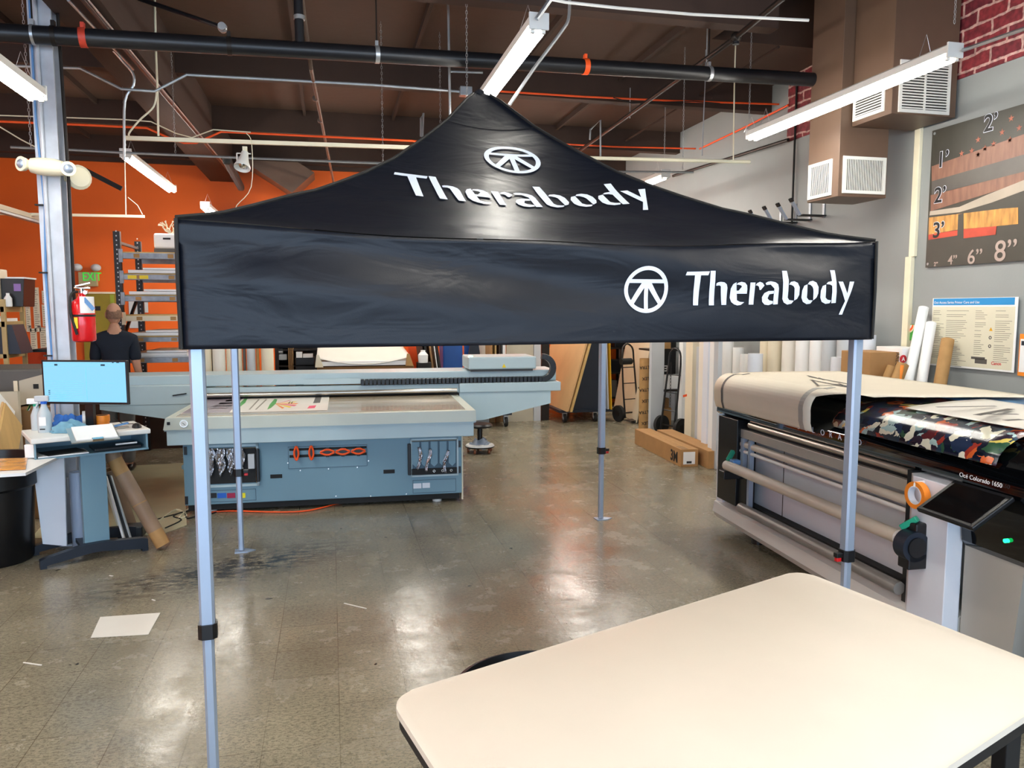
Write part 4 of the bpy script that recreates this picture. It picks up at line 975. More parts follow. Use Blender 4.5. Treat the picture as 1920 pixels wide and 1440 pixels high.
MM('pale_floor','#bdb998',.3,var=.12,vs=3)
single(MB().prism([at(*q,z=.001) for q in((58,1010),(150,905),(205,876),(345,868),(350,985),(300,1003))],(0,0,.004)),'floor_sheet','pale_floor','pale board lying flat on the floor under and behind the desk','board')
# ================================================================ FLATBED PRINTER
FA=-.038;FX,FY=0.,6.715
fb=T('flatbed_printer','huge pale blue flatbed printer with a gantry across its table, mid picture','printer',(FX,FY,0),FA)
FF=Fr(FX,FY,FA)
xl=FF.Y(305,790,0).x;xr=FF.Y(893,775,0).x
zt=FF.Y(600,777,0).z
# table slab: upper fascia, lower fascia
MB().prism([(xl+.02,0,zt),(xl,0,zt-.10),(xr,0,zt-.10),(xr-.005,0,zt)],(0,1.9,0)).build('table_rim','arizona_cream',fb)
MB().box(xl+.02,xr-.02,.02,1.85,zt-.235,zt-.10,.006).box(xl+.005,xr-.005,.01,1.88,zt-.112,zt-.10).build('table_skirt','arizona_light',fb)
MB().box(xl+.09,xr-.09,.07,1.75,zt,zt+.006).build('vacuum_table','table_film',fb)
# body
bl=FF.Y(345,900,.12).x;br_=FF.Y(866,900,.12).x
MB().box(bl,br_,.12,1.7,.085,zt-.235,.006).build('body','arizona_dark',fb)
MB().box(bl+.02,br_-.02,.15,1.65,.03,.085).build('under_frame','black_matte',fb)
MB().prism([(bl-.002,.5,.30),(bl-.10,.5,.33),(bl-.10,.5,.36),(bl-.002,.5,.42)],(0,.3,0)).build('side_bracket','arizona_dark',fb)
MB().box(br_,br_+.014,.14,.3,.02,zt-.24).build('side_skin','foam_cream',fb)
for x_ in(bl+.2,br_-.22):
    MB().cyl((x_,.22,.0),(x_,.22,.05),.042,20).build('levelling_foot','white_metal',fb)
yf=.12
def R(px0,py0,px1,py1,y=yf):
    a_=FF.Y(px0,py0,y);b_=FF.Y(px1,py1,y);return min(a_.x,b_.x),max(a_.x,b_.x),min(a_.z,b_.z),max(a_.z,b_.z)
def frame(x0,x1,z0,z1,m,nm,par,w=.012,d=.012,y=yf):
    return MB().box(x0,x1,y-d,y,z0,z0+w).box(x0,x1,y-d,y,z1-w,z1).box(x0,x0+w,y-d,y,z0,z1).box(x1-w,x1,y-d,y,z0,z1).build(nm,m,par)
# left ink bay
x0,x1,z0,z1=R(384,908,480,838)
bay=MB().box(x0,x1,yf-.008,yf-.002,z0,z1).build('ink_bay','black_matte',fb);frame(x0-.02,x1+.02,z0-.03,z1+.03,'arizona_light','bay_frame',bay,.02,.014)
MB().box(x1+.0,x1+.03,yf-.05,yf-.008,z0+.01,z1-.01,.008).build('bay_door_edge','black_plastic',bay)
MB().tube([(x0,yf-.03,z1),(x1,yf-.03,z1),(x1,yf-.03,z0)],.005,6).build('rail','chrome',bay)
def foilbag(cx,zt_,h,w,sd):
    rnd=random.Random(sd);m=MB()
    def f(i,j):
        ww=w*(.75+.25*math.sin(PI*min(1,j*1.25+.1)))*(1 if j<.72 else (1-j)/.28*.9+.1)
        x=(i-.5)*ww;return (cx+x+.006*math.sin(j*9+sd),yf-.03-.03*math.cos((i-.5)*PI)*(1-.4*j)-.006*math.sin(i*9+j*14+sd)-.004*math.sin(i*23-j*17),zt_-h*j)
    m.grid(f,14,18);return m
for i,(px,w,h) in enumerate(((393,.078,.245),(413,.08,.25),(432,.07,.235),(450,.075,.245))):
    p=FF.Y(px,840,yf-.03);o=foilbag(p.x,p.z,h,w,i*1.7).build('foil_ink_bag','foil',bay,smooth=True,solid=.003)
x_,_,z_=FF.Y(470,850,yf);MB().box(x_-.02,x_+.035,yf-.04,yf-.01,z_-.13,z_,.006).build('sensor_box','foam_grey',bay)
# drawer below with colour labels
x0,x1,z0,z1=R(388,942,480,916);dr=frame(x0,x1,z0,z1,'arizona_edge','service_drawer',fb,.004,.004)
for (px0,px1,m) in((391,406,'ink_black'),(408,424,'ink_blue'),(426,441,'ink_magenta'),(444,460,'ink_yellow')):
    a0,a1,c0_,c1_=R(px0,934,px1,924);MB().box(a0,a1,yf-.004,yf,c0_,c1_).build('colour_label',m,dr)
# valve bay
x0,x1,z0,z1=R(541,879,688,833)
vb=MB().box(x0,x1,yf-.006,yf-.001,z0,z1).build('valve_bay','arizona_light',fb);vb.data.materials[0]=M['arizona_dark'];frame(x0,x1,z0,z1,'arizona_edge','bay_edge',vb,.004,.008)
a0,a1,c0_,c1_=R(543,858,687,836)
MB().box(a0,a1,yf-.012,yf-.004,c0_,c1_).build('recess','black_matte',vb)
MB().box(a0,a1,yf-.016,yf-.01,c0_+.025,c1_-.02).build('valve_plate','arizona_dark',vb)
for i,px in enumerate((556,584,614,643,672)):
    p=FF.Y(px,846-i*.0,yf-.03);zc=(c0_+c1_)/2+.005
    v_=MB().cyl((p.x,yf-.012,zc),(p.x,yf-.05,zc),.035 if i>1 else .022,18).box(p.x-.014,p.x+.014,yf-.045,yf-.012,c0_,c1_).build('valve','black_plastic',vb)
    lw,lh=((.050,.020),(.016,.052))[i<2]
    m=MB()
    q=[(p.x+lw*math.cos(t)*(1.15 if abs(math.cos(t))>.9 else 1),yf-.054,zc+lh*math.sin(t)*(1.15 if abs(math.sin(t))>.9 else 1)) for t in [2*PI*k/16 for k in range(17)]]
    m.tube(q,.009,6);m.build('valve_handle','orange_paint',v_)
# handle slots
for q in((507,897,529,889),(719,888,740,880)):
    a0,a1,c0_,c1_=R(*q);MB().box(a0,a1,yf-.004,yf+.0,c0_,c1_).build('pull_slot','black_matte',fb)
# right bay
x0,x1,z0,z1=R(772,890,856,824)
rb=MB().box(x0,x1,yf-.006,yf-.001,z0,z1).build('waste_bay','arizona_edge',fb);frame(x0-.01,x1+.015,z0-.02,z1+.02,'arizona_light','bay_frame',rb,.015,.014)
for i in range(5):
    xx=x0+(x1-x0)*(i+.08)/5;w=(x1-x0)/5*.78
    MB().prism([(xx,yf-.02,z0+.10),(xx+w/2,yf-.02,z0+.07),(xx+w,yf-.02,z0+.10),(xx+w,yf-.02,z1-.01),(xx,yf-.02,z1-.01)],(0,.012,0)).build('divider','arizona_dark',rb)
for i,t in enumerate((.15,.36,.76)):
    xx=x0+(x1-x0)*t;m=MB()
    m.grid(lambda i_,j_:(xx+.02*math.sin(j_*4+i)+(i_-.5)*.028*(1.2-abs(j_-.4)),yf-.035-.008*math.sin(i_*6+j_*9),z1-.05-.02*i-(z1-z0-.1)*j_),6,12).build('folded_foil_bag','foil',rb,smooth=True,solid=.003)
MB().box(x0,x1,yf-.02,yf-.006,z0,z0+.055).build('tray_front','black_matte',rb)
for t in(.49,.68,.87): MB().ring((x0+(x1-x0)*t,yf-.024,z0+.03),(x0+(x1-x0)*t,yf-.018,z0+.03),.012,.007,14).build('ring','chrome',rb)
MB().tube([(x0,yf-.03,z1+.003),(x1,yf-.03,z1+.003)],.004,6).build('rail','chrome',rb);MB().box(x0-.035,x0-.005,yf-.03,yf-.008,z0,z1-.02,.006).build('bay_door_edge','black_plastic',rb)
for z_ in(z0+.03,z1-.04): MB().box(x1+.015,x1+.035,yf-.02,yf,z_-.03,z_+.03).build('hinge','black_plastic',rb)
x0,x1,z0,z1=R(774,925,855,897);dr=frame(x0,x1,z0,z1,'arizona_edge','service_drawer',fb,.004,.004)
for q in((775,916,790,906),(792,915,806,905)):
    a0,a1,c0_,c1_=R(*q);MB().box(a0,a1,yf-.004,yf,c0_,c1_).build('white_label','white_bluish',dr)
sc_=MB()
for px,py in((561,827),(615,825),(669,823),(563,882),(616,879),(670,876),(540,868),(691,864),(695,930),(630,930),(762,926)):
    p=FF.Y(px,py,yf);sc_.cyl((p.x,yf-.004,p.z),(p.x,yf,p.z),.006,10)
sc_.build('screws','chrome',fb)
for px,py in((348,845),(383,851),(383,903),(350,938)):
    p=FF.Y(px,py,yf);MB().box(p.x-.012,p.x+.012,yf-.01,yf,p.z-.035,p.z+.035).build('hinge','black_plastic',fb)
# gauge, key
p=FF.Y(345,794,0);MB().cyl((p.x,-.012,p.z),(p.x,.0,p.z),.032,24).build('pressure_gauge','chrome',fb);MB().cyl((p.x,-.014,p.z),(p.x,-.011,p.z),.026,24).build('gauge_face','white',fb);MB().obox((p.x-.012,-.016,p.z+.01),(p.x+.012,-.016,p.z-.012),.004,.003).build('needle','black_matte',fb)
p=FF.Y(316,794,0);MB().box(p.x-.012,p.x+.012,-.006,0,p.z-.012,p.z+.012).build('key_switch','black_plastic',fb)
# print on table
def TP(px,py,z=zt+.008): q=FF.Z(px,py,z);return (q.x,q.y,q.z)
pr=T('printed_sheet','white printed sheet with green leaf and sunburst lying on the flatbed','print',(FX,FY,0),FA)
MB().prism([TP(338,776),TP(614,769),TP(618,741),TP(385,746)],(0,0,.002)).build('sheet','white_print',pr)
def PS(pts,m,nm): return MB().prism([TP(x,y,zt+.0105) for x,y in pts],(0,0,.0006)).build(nm,m,pr)
PS([(341,775),(430,773),(456,746),(386,747)],'grey_tan','mauve_panel').data.materials[0]=MM('mauve','#8f8590',.4,var=.1)
for k in range(4): PS([(385+k*12,768-k*5),(425+k*8,767-k*5),(428+k*8,764-k*5),(389+k*12,765-k*5)],'white_print','pale_text_line')
PS([(444,766),(448,758),(458,748),(464,747),(460,755),(450,763)],'green_grass','leaf')
PS([(501,768),(506,758),(515,748),(520,749),(517,757),(508,765)],'green_grass','leaf')
for k in range(7):
    t=-1.2+k*.4;PS([(516,757),(516+40*math.cos(t)-1,757+9*math.sin(t)+1),(516+42*math.cos(t)+2,757+9*math.sin(t)-1)],('tape_orange','pink','yellow')[k%3],'sunburst_ray')
PS([(587,756),(592,744),(603,743),(600,755)],'machine_grey','dark_box');PS([(576,766),(590,765),(593,760),(580,761)],'pink','pink_text')
for q in((466,768,484,749),(478,768,498,749)): 
    a_,b_,c_,d_=q;PS([(a_,b_),(a_+3,b_),(c_+3,d_),(c_,d_)],'text_grey','text_column')
PS([(540,757),(542,757),(545,753),(543,753)],'text_black','quote_mark');PS([(545,757),(547,757),(550,753),(548,753)],'text_black','quote_mark')
# gantry
gy=1.32
def GY(px,py,y=gy): return FF.Y(px,py,y)
gl=GY(190,760).x;gr=GY(1048,740).x;gtop=GY(700,699).z
ga=MB().box(gl+.05,gr-.02,gy+.05,gy+.55,GY(700,720).z,gtop,.01).build('gantry_beam','arizona_light',fb)
zL=GY(700,739).z
ge=GY(893,735).x
MB().box(gl,GY(385,740).x,gy-.06,gy+.6,GY(300,758).z,GY(300,722).z,.008).box(GY(860,735).x,gr,gy-.08,gy+.6,GY(960,733).z,GY(960,716).z,.008).box(gl,gr,gy-.02,gy+.1,zL,GY(700,722).z,.004).build('gantry_cover','arizona_light',ga)
xr0,xr1=GY(860,740).x,GY(1030,740).x;zc=GY(960,733).z
MB().prism([(xr0,gy-.06,zc),(xr0,gy-.06,zc-.30),(xr0+.25,gy-.06,zc-.30),(xr1,gy-.06,GY(1030,756,gy-.06).z),(xr1,gy-.06,zc)],(0,.6,0)).build('gantry_end','arizona_light',ga)
xl0,xl1=gl,GY(385,740).x;zc2=GY(300,758).z
MB().prism([(xl0,gy-.05,zc2),(xl0,gy-.05,GY(200,768,gy-.05).z),(xl1-.35,gy-.05,GY(310,786,gy-.05).z),(xl1,gy-.05,GY(310,786,gy-.05).z),(xl1,gy-.05,zc2)],(0,.6,0)).build('gantry_end','arizona_light',ga)
MB().obox((GY(570,720).x,gy-.02,GY(570,716).z),(GY(676,715).x,gy-.02,GY(676,714).z),.02,.055).build('cover_plate','arizona_light',ga)
# energy chain
m=MB();z_=GY(860,713).z;x_a,x_b=GY(676,715).x,GY(1015,712).x;n=46
for i in range(n):
    xx=x_a+(x_b-x_a)*(i+.5)/n;m.box(xx-.019,xx+.019,gy-.06,gy+.02,z_-.03,z_+.03,.006)
cxm=x_b;R2=(GY(1015,668).z-z_)/2
for i in range(11):
    t=-PI/2+PI*(i+.5)/11;p=(cxm+R2*1.0*math.cos(t),gy-.02,z_+R2+R2*math.sin(t))
    m.box(-.022,.022,-.04,.04,-.03,.03,.006,mtx=Matrix.Translation(p)@Matrix.Rotation(-(t+PI/2),4,'Y'))
m.build('cable_chain','black_plastic',ga)
# carriage
c0=FF.Y(878,694,gy);c1=FF.Y(1005,668,gy)
cg=MB().box(c0.x,c1.x,gy-.02,gy+.5,c0.z+.005,c1.z+.0,.015).build('carriage','arizona_light',ga)
MB().box(c0.x+.03,c1.x-.03,gy+.02,gy+.45,c0.z-.02,c0.z+.01).build('carriage_base','machine_grey',cg)
p=FF.Y(945,686,gy-.02);MB().prism([(p.x-.022,gy-.024,p.z-.018),(p.x+.022,gy-.024,p.z-.018),(p.x,gy-.024,p.z+.024)],(0,.003,0)).build('warning_sign','yellow',cg)
MB().cyl((c0.x+.03,gy+.03,c1.z),(c0.x+.03,gy+.03,c1.z+.012),.025,14).build('status_lamp','lamp_green',cg)
# roller under gantry
MB().cyl((GY(378,745).x,gy-.09,zt+.055),(GY(855,738).x,gy-.09,zt+.055),.022,18).build('wiper_roller','steel',ga,smooth=True)
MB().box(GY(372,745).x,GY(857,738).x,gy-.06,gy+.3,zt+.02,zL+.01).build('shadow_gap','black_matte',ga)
for px in(397,550,700,839): x_=GY(px,730).x;MB().box(x_-.012,x_+.012,gy-.035,gy-.015,zL+.0,zL+.035).build('sensor','black_plastic',ga)
p=GY(345,738);MB().obox((p.x-.09,gy-.075,p.z-.01),(p.x+.04,gy-.075,p.z+.008),.01,.012).build('handle','black_plastic',ga)
# ================================================================ STOOL
st=T('rolling_stool','black rolling stool with round seat and white base plate near the big printer','stool',(at(900,848,z=.0).x,at(900,848,z=.0).y,0))
hs=at(905,797,y=st.location.y).z
MB().lathe([(.10,-.03),(.155,-.02),(.16,.0),(.14,.02),(.05,.025),(0,.025)],(0,0,hs),28).build('seat','black_plastic',st,smooth=True)
MB().cyl((0,0,.10),(0,0,hs),.032,16).build('post','black_plastic',st,smooth=True)
MB().lathe([(.17,.075),(.18,.085),(.17,.10),(.03,.11)],(0,0,0),28).build('base_plate','white',st)
MB().lathe([(.178,.07),(.184,.08),(.178,.085)],(0,0,0),28).build('base_rim','black_matte',st)
for k in range(5):
    t=2*PI*k/5+.3;MB().cyl((.15*math.cos(t)-.01,.15*math.sin(t),.032),(.15*math.cos(t)+.012,.15*math.sin(t),.032),.032,14).build('caster','caster_amber',st)
m=MB();rnd=random.Random(5)
m.grid(lambda i,j:((.06+.09*j)*math.cos(i*2*PI),(.05+.08*j)*math.sin(i*2*PI),                .17-.10*j+.02*math.sin(i*31)*j+.015*math.sin(i*17+j*9)),40,8)
m.build('plastic_bag','film',None,smooth=True);o=C.objects['plastic_bag'];o.location=st.location;tag(o,'crumpled clear plastic bag draped around the post of the rolling stool','bag')
# ================================================================ CARTS
def caster(par,x,y,r=.07,m='rubber'):
    w=MB().cyl((x-.02,y,r),(x+.02,y,r),r,22).build('wheel',m,par,smooth=True);MB().cyl((x-.023,y,r),(x+.023,y,r),r*.4,12).build('hub','foam_grey',w);MB().box(x-.035,x+.035,y-.03,y+.03,2*r,2*r+.02).box(x-.035,x-.027,y-.02,y+.02,r,2*r).box(x+.027,x+.035,y-.02,y+.02,r,2*r).build('fork','galv',w)
w1=at(1060,793,z=0);w2=at(1118,795,z=0)
ct=T('panel_cart','blue steel A-frame cart on casters carrying tall plywood sheets','cart',(w1.x,w1.y,0))
MB().box(-.1,.78,-.02,1.6,.16,.20).build('deck','navy_steel',ct)
MB().prism([(.12,.05,.2),(.60,.05,.2),(.58,.05,1.6),(.50,.05,1.6)],(0,.05,0)).prism([(.12,1.4,.2),(.60,1.4,.2),(.58,1.4,1.6),(.50,1.4,1.6)],(0,.05,0)).box(.50,.58,.05,1.45,1.5,1.6).build('a_frame','navy_steel',ct)
for x_,y_ in((.0,.05),(.5,.05),(.0,1.5),(.5,1.5)): caster(ct,x_,y_)
def panel(p0,p1,p2,p3,t,m,name,label,cat,group=None):
    return single(MB().prism([p0,p1,p2,p3],t),name,m,label,cat,group)
ex0,ey0=w1.x,w1.y
single(MB().prism([(ex0-.02,ey0-.22,.205),(ex0-.02,ey0+1.6,.205),(ex0+.42,ey0+1.6,1.75),(ex0+.42,ey0-.22,1.75)],(-.03,0,0)),'plywood_sheet','mdf','tan board leaning on the front of the blue panel cart','board')
single(MB().prism([(ex0+.03,ey0-.26,.205),(ex0+.03,ey0+1.6,.205),(ex0+.46,ey0+1.6,1.72),(ex0+.46,ey0-.26,1.72)],(-.03,0,0)),'plywood_sheet','wood_pale','second board with reddish edge behind the tan board on the panel cart','board')
single(MB().prism([(ex0+.68,ey0-.05,.2),(ex0+.68,ey0+1.2,.2),(ex0+.62,ey0+1.2,1.7),(ex0+.62,ey0-.05,1.7)],(.018,0,0)),'plywood_sheet','foam_grey','grey panel leaning on the far side of the blue panel cart','board')
single(MB().prism([(ex0+.72,ey0-.1,.2),(ex0+.72,ey0+1.0,.2),(ex0+.66,ey0+1.0,1.7),(ex0+.66,ey0-.1,1.7)],(.012,0,0)),'yellow_panel','yellow_safety','yellow panel behind the grey one on the panel cart','board')
w3=at(953,800,z=0)
c2=T('panel_cart','dark blue cart on casters half hidden behind the big printer','cart',(w3.x-.55,w3.y,0))
MB().box(-.3,.6,-.03,1.2,.18,.24).build('deck','navy_steel',c2)
for x_,y_ in((.52,.03),(-.2,.03),(.52,1.1),(-.2,1.1)): caster(c2,x_,y_,.075)
MB().prism([(-.1,.3,.24),(.3,.3,.24),(.12,.3,1.5),(.06,.3,1.5)],(0,.05,0)).build('a_frame','navy_steel',c2)
for i,(dx,m,l,h) in enumerate(((.36,'wood_pale','thin pale board standing upright on the half hidden cart',1.45),(.42,'beam_brown','dark brown board standing on the half hidden cart',1.42),(.48,'white','white board standing rightmost on the half hidden cart',1.47),(.30,'cardboard','tan board standing on the half hidden cart, left of the others',1.48))):
    single(MB().box(w3.x-.55+dx,w3.x-.55+dx+.02,w3.y+.05,w3.y+1.1,.245,h),'upright_board',m,l,'board','boards standing on the half hidden cart')
# leaning big white board
l0=at(1150,769,z=0);l1=at(1190,793,z=0)
single(MB().prism([(l0.x,l0.y,0.01),(l1.x,l1.y-.05,0.01),(l1.x+.30,l1.y-.05,1.62),(l0.x+.30,l0.y,1.62)],(.02,0,0)),'foam_board','foam_cream','big off-white board leaning beside the black hand truck','board')
# hand trucks
def handtruck(p,rz,label):
    h=T('hand_truck',label,'hand truck',(p.x,p.y,0),rz)
    for s in(-.2,.2):
        w=MB().cyl((s-.025,0,.13),(s+.025,0,.13),.13,26).build('wheel','rubber',h,smooth=True);MB().cyl((s-.028,0,.13),(s+.028,0,.13),.05,16).build('hub','dark_steel',w)
    m=MB();
    for s in(-.13,.13): m.tube([(s,-.08,.06),(s,-.02,.5),(s*.9,.04,1.0)],.014,8)
    m.tube([(-.117,.04,1.0),(-.1,.05,1.15),(0,.055,1.22),(.1,.05,1.15),(.117,.04,1.0)],.015,8,4);
    for z in(.35,.6,.85): m.tube([(-.13,-.08+.13*z,z),(.13,-.08+.13*z,z)],.008,6)
    m.build('frame','black_plastic',h,smooth=True)
    MB().box(-.18,.18,-.28,-.07,.03,.04).build('toe_plate','black_plastic',h);MB().cyl((-.2,0,.13),(.2,0,.13),.012,8).build('axle','dark_steel',h)
    return h
k=at(1213,797,z=0);h1=handtruck(Vector((k.x-.1,k.y+.5,0)),.3,'black hand truck behind the printed kraft tube')
MB().cyl((-.2,-.04,.95),(.0,-.04,.95),.05,16).build('cross_bar_wheel','rubber',h1)
k=at(1249,809,z=0);k2=at(1268,823,z=0);kd=k2-k;h2=handtruck(Vector(((k.x+k2.x)/2,(k.y+k2.y)/2,0)),math.atan2(kd.y,kd.x)*.7,'black hand truck with chain standing before the black sign')
# chain on the truck
m=MB()
for i in range(14):
    z=1.0-i*.045;pts=[]
    for q in range(7):
        t=2*PI*q/6;u=math.sin(t)*.012;v=math.cos(t)*.027;pts.append(((u if i%2 else 0),-.03+(0 if i%2 else u),z+v))
    m.tube(pts,.0045,4)
m.build('chain','dark_steel',h2)
# kraft tube with print
k=at(1212,805,z=0);kt=T('kraft_tube','tall printed kraft tube with upside down lettering standing by the cartons','tube',(k.x,k.y+.08,0))
hh_=at(1212,672,y=k.y+.08).z
MB().ring((0,0,0),(0,0,hh_),.085,.075,32).build('tube_body','kraft',kt,smooth=True)
for i in range(8):
    z=hh_-.10-i*.165;s=('ULTRA','FLEX')[i%2]
    text(s,.065,(.06 if i%2 else .075,-.086,z),(-1,-.0,-.06),(0,0,-1),'text_black',kt,'lettering',.0005,bold=.001)
# white post and panels behind
k=at(1240,815,z=0)
single(MB().box(k.x-.06,k.x+.14,k.y+.25,k.y+.33,0,1.6,.004),'foam_post','foam_grey','pale grey tall panel standing right of the printed kraft tube','panel')
sg=T('black_sign','black sign panel with white letters standing behind the hand truck','sign',(at(1243,800,z=0).x+.12,at(1243,800,z=0).y+.55,0))
MB().box(0,.6,0,.03,.66,1.6).build('panel','black_matte',sg);MB().box(.02,.55,0.005,.025,0,.66).build('lower_panel','white_bluish',sg)
text('ES',.13,(.20,-.003,.88),(-1,0,0),(0,0,-1),'white',sg,'lettering',.001,bold=.002);text('ALK',.10,(.62,-.003,.90),(-1,0,0),(0,0,-1),'text_grey',sg,'lettering',.001,bold=.002);text('Ro',.18,(.45,.002,.56),(-1,0,0),(0,0,-1),'text_black',sg,'lettering',.001)
# dark shelving background right centre
ds=T('steel_shelving','dark steel shelving with machine parts behind the leaning boards','shelving',(4.4,12.95,0))
for x_,y_ in((0,0),(.81,0),(0,.5),(.81,.5)): MB().box(x_,x_+.04,y_,y_+.04,0,2).build('post','dark_steel',ds)
for z in(.15,.6,1.05,1.5): MB().box(0,.85,0,.54,z,z+.03).build('shelf','dark_steel',ds)
for i,(x,z,sx,sz,m,l) in enumerate(((.1,.63,.25,.3,'machine_grey','grey machine part on the dark shelving'),(.5,.63,.3,.22,'black_plastic','black box on the dark shelving'),(.15,1.08,.3,.25,'foam_grey','pale grey box on the dark shelving'),(.6,1.08,.3,.3,'black_plastic','tall black box on the dark shelving'),(.2,.18,.6,.3,'machine_grey','long grey crate on the lowest dark shelf'))):
    single(MB().box(4.4+x,4.4+x+min(sx,.45),13.0,13.3,z,z+sz,.01),'storage_box',m,l,'box','boxes on the dark steel shelving')
ds2=T('steel_shelving','shelving with small cartons seen between the hand truck and the white tubes','shelving',(5.0,10.4,0))
MB().box(-.42,-.39,0,.03,0,1.9).build('post','dark_steel',ds2);MB().box(.2,.23,0,.03,0,1.9).build('post','dark_steel',ds2)
for z in(.55,1.15): MB().box(-.42,.25,0,.5,z,z+.025).build('shelf','dark_steel',ds2)
for i,(x,z,sx,sz,m,l) in enumerate(((-.35,.58,.5,.2,'white','white small carton on the shelf behind the hand truck'),(-.3,1.18,.2,.12,'kraft','kraft carton on the shelf behind the hand truck'),(-.35,.0,.28,.3,'cardboard','brown carton on the floor behind the hand truck'),(-.35,.305,.24,.14,'cardboard_in','upper brown carton stacked behind the hand truck'))):
    single(MB().box(5.0+x,5.0+x+sx,10.45,10.7,z,z+sz,.005),'small_carton',m,l,'carton','small cartons behind the hand truck')
# cartons on the floor
def carton(a_,b_,w,h,name,label):
    d=Vector((b_.x-a_.x,b_.y-a_.y,0));L=d.length;rz=math.atan2(d.y,d.x);o=T(name,label,'carton',(a_.x,a_.y,0),rz,'long brown cartons on the floor')
    MB().box(0,L,0,w,0,h,.004).build('box','cardboard',o);return o,L
a_=at(1190,832,z=0);b_=at(1276,876,z=0)
o,L=carton(a_,b_,.21,.20,'long_carton','long brown carton with black lettering and white label on its near end')
text('3M',.17,(L-.30,-.0015,.035),(1,0,0),(0,0,1),'text_black',o,'lettering',.0006,bold=.005)
MB().box(L,L+.002,.03,.17,.03,.17).build('label','white',o);MB().box(L+.002,L+.003,.07,.13,.04,.065).build('barcode','text_black',o)
MB().box(L-.2,L-.02,.02,.10,.2,.2015).build('print','kraft_dark',o);MB().box(.01,L-.01,.09,.12,.2,.2012).build('tape','kraft',o)
n_=Vector((-(b_.y-a_.y),(b_.x-a_.x),0)).normalized()
a2=a_+n_*.26+(b_-a_).normalized()*.12
o,L=carton(a2,a2+(b_-a_)*1.02,.21,.20,'long_carton','second long brown carton lying behind the lettered one')
MB().cyl((L,.12,.1),(L+.002,.12,.1),.04,20).build('round_mark','text_black',o)
# ================================================================ WHITE TUBES
TG='white tubes and profiles standing by the grey wall'
def wtube(x,y,r,h,m,label,hollow=True):
    o=T('media_roll',label,'roll',(x,y,0),0,TG)
    MB().ring((0,0,0),(0,0,h),r,r*.45,24).build('roll',m,o,smooth=True)
    MB().ring((0,0,.004),(0,0,h-.004),r*.45,r*.38,16).build('core','cardboard_in',o,smooth=True)
    return o
def plank(px,py,w,d,h,m,label,dx=0):
    p=at(px,py,z=0);return single(MB().box(p.x-w/2,p.x+w/2,p.y,p.y+d,0,h,.006),'foam_profile',m,label,'profile',TG)
pl=[(1283,818,.10,.12,1.75,'white','white profile, leftmost of the upright row'),(1293,828,.07,.1,1.7,'foam_cream','cream profile next to the leftmost white one'),(1302,836,.11,.12,1.66,'foam_cream','cream profile with a slanting orange tape mark'),(1313,846,.07,.1,1.3,'foam_grey','grey profile behind the black gap of the upright row'),(1320,854,.08,.12,1.55,'foam_white','off-white profile in the middle of the upright row'),(1329,864,.09,.12,1.52,'white_bluish','bluish white profile with a small red dot'),(1338,874,.06,.1,1.5,'white','white profile nearest of the upright row'),(1345,880,.05,.1,1.46,'foam_grey','thin grey profile beside the far end of the roll printer')]
for q in pl: plank(*q)
for px,py in((1286,741),(1303,733)):
    p=at(px,py,y=at(1290,826,z=0).y-.02)
    single(MB().obox(p+Vector((-.05,-.02,-.01)),p+Vector((.05,-.02,.012)),.006,.03),'tape_mark','orange_paint',['orange tape strip on the leftmost white profile','slanting orange tape strip on the cream profile'][px>1290],'tape')
rl=[(1365,5.0,.075,1.7),(1385,5.05,.07,1.28),(1398,4.9,.06,1.22),(1417,4.8,.085,1.25),(1427,4.62,.05,1.05),(1438,5.05,.08,1.7),(1455,5.05,.09,1.75),(1482,5.05,.09,1.75),(1508,5.05,.09,1.7),(1535,5.05,.09,1.75),(1556,5.05,.08,1.7),(1574,4.9,.075,1.29),(1586,5.05,.085,1.7)]
nm=['tall white roll at the far end behind the roll printer','white roll with its top just under the canopy edge','short white roll, second of the far group','stout white roll with open top, in front of the taller ones','shortest white roll, in front of the stout one','tall cream roll behind the shortest one','wide cream roll, left of the middle of the wall row','wide pale roll in the middle of the wall row','wide white roll right of the middle of the wall row','white roll next to the seventh, near the front right leg','grey white roll left of the short one by the leg','short white roll beside the front right canopy leg','grey white roll hidden partly by the front right leg']
ms=['white','white','white','white_bluish','white_bluish','foam_cream','foam_cream','foam_white','white','white','foam_grey','white_bluish','foam_grey']
for (px,x,r,h),l,m in zip(rl,nm,ms):
    p=at(px,650,x=x);wtube(x,p.y,r,h,m,l)
p=at(1627,660,x=5.1);wtube(5.1,p.y,.07,at(1627,628,x=5.1).z,'white_bluish','white roll just right of the canopy corner with a small bottle on top')
z_=at(1627,628,x=5.1).z
o=T('small_bottle','small white bottle with red cap standing on a roll by the canopy corner','bottle',(5.09,p.y,z_));MB().lathe([(.03,0),(.032,.05),(.018,.08),(.016,.12)],(0,0,0),14).build('bottle_body','white',o,smooth=True);MB().lathe([(.02,.12),(.028,.15),(.02,.18),(.0,.18)],(0,0,0),12).build('cap','red_tag',o)
MB().cyl((0,0,.04),(0,0,.05),.033,14).build('band','red_tag',o)
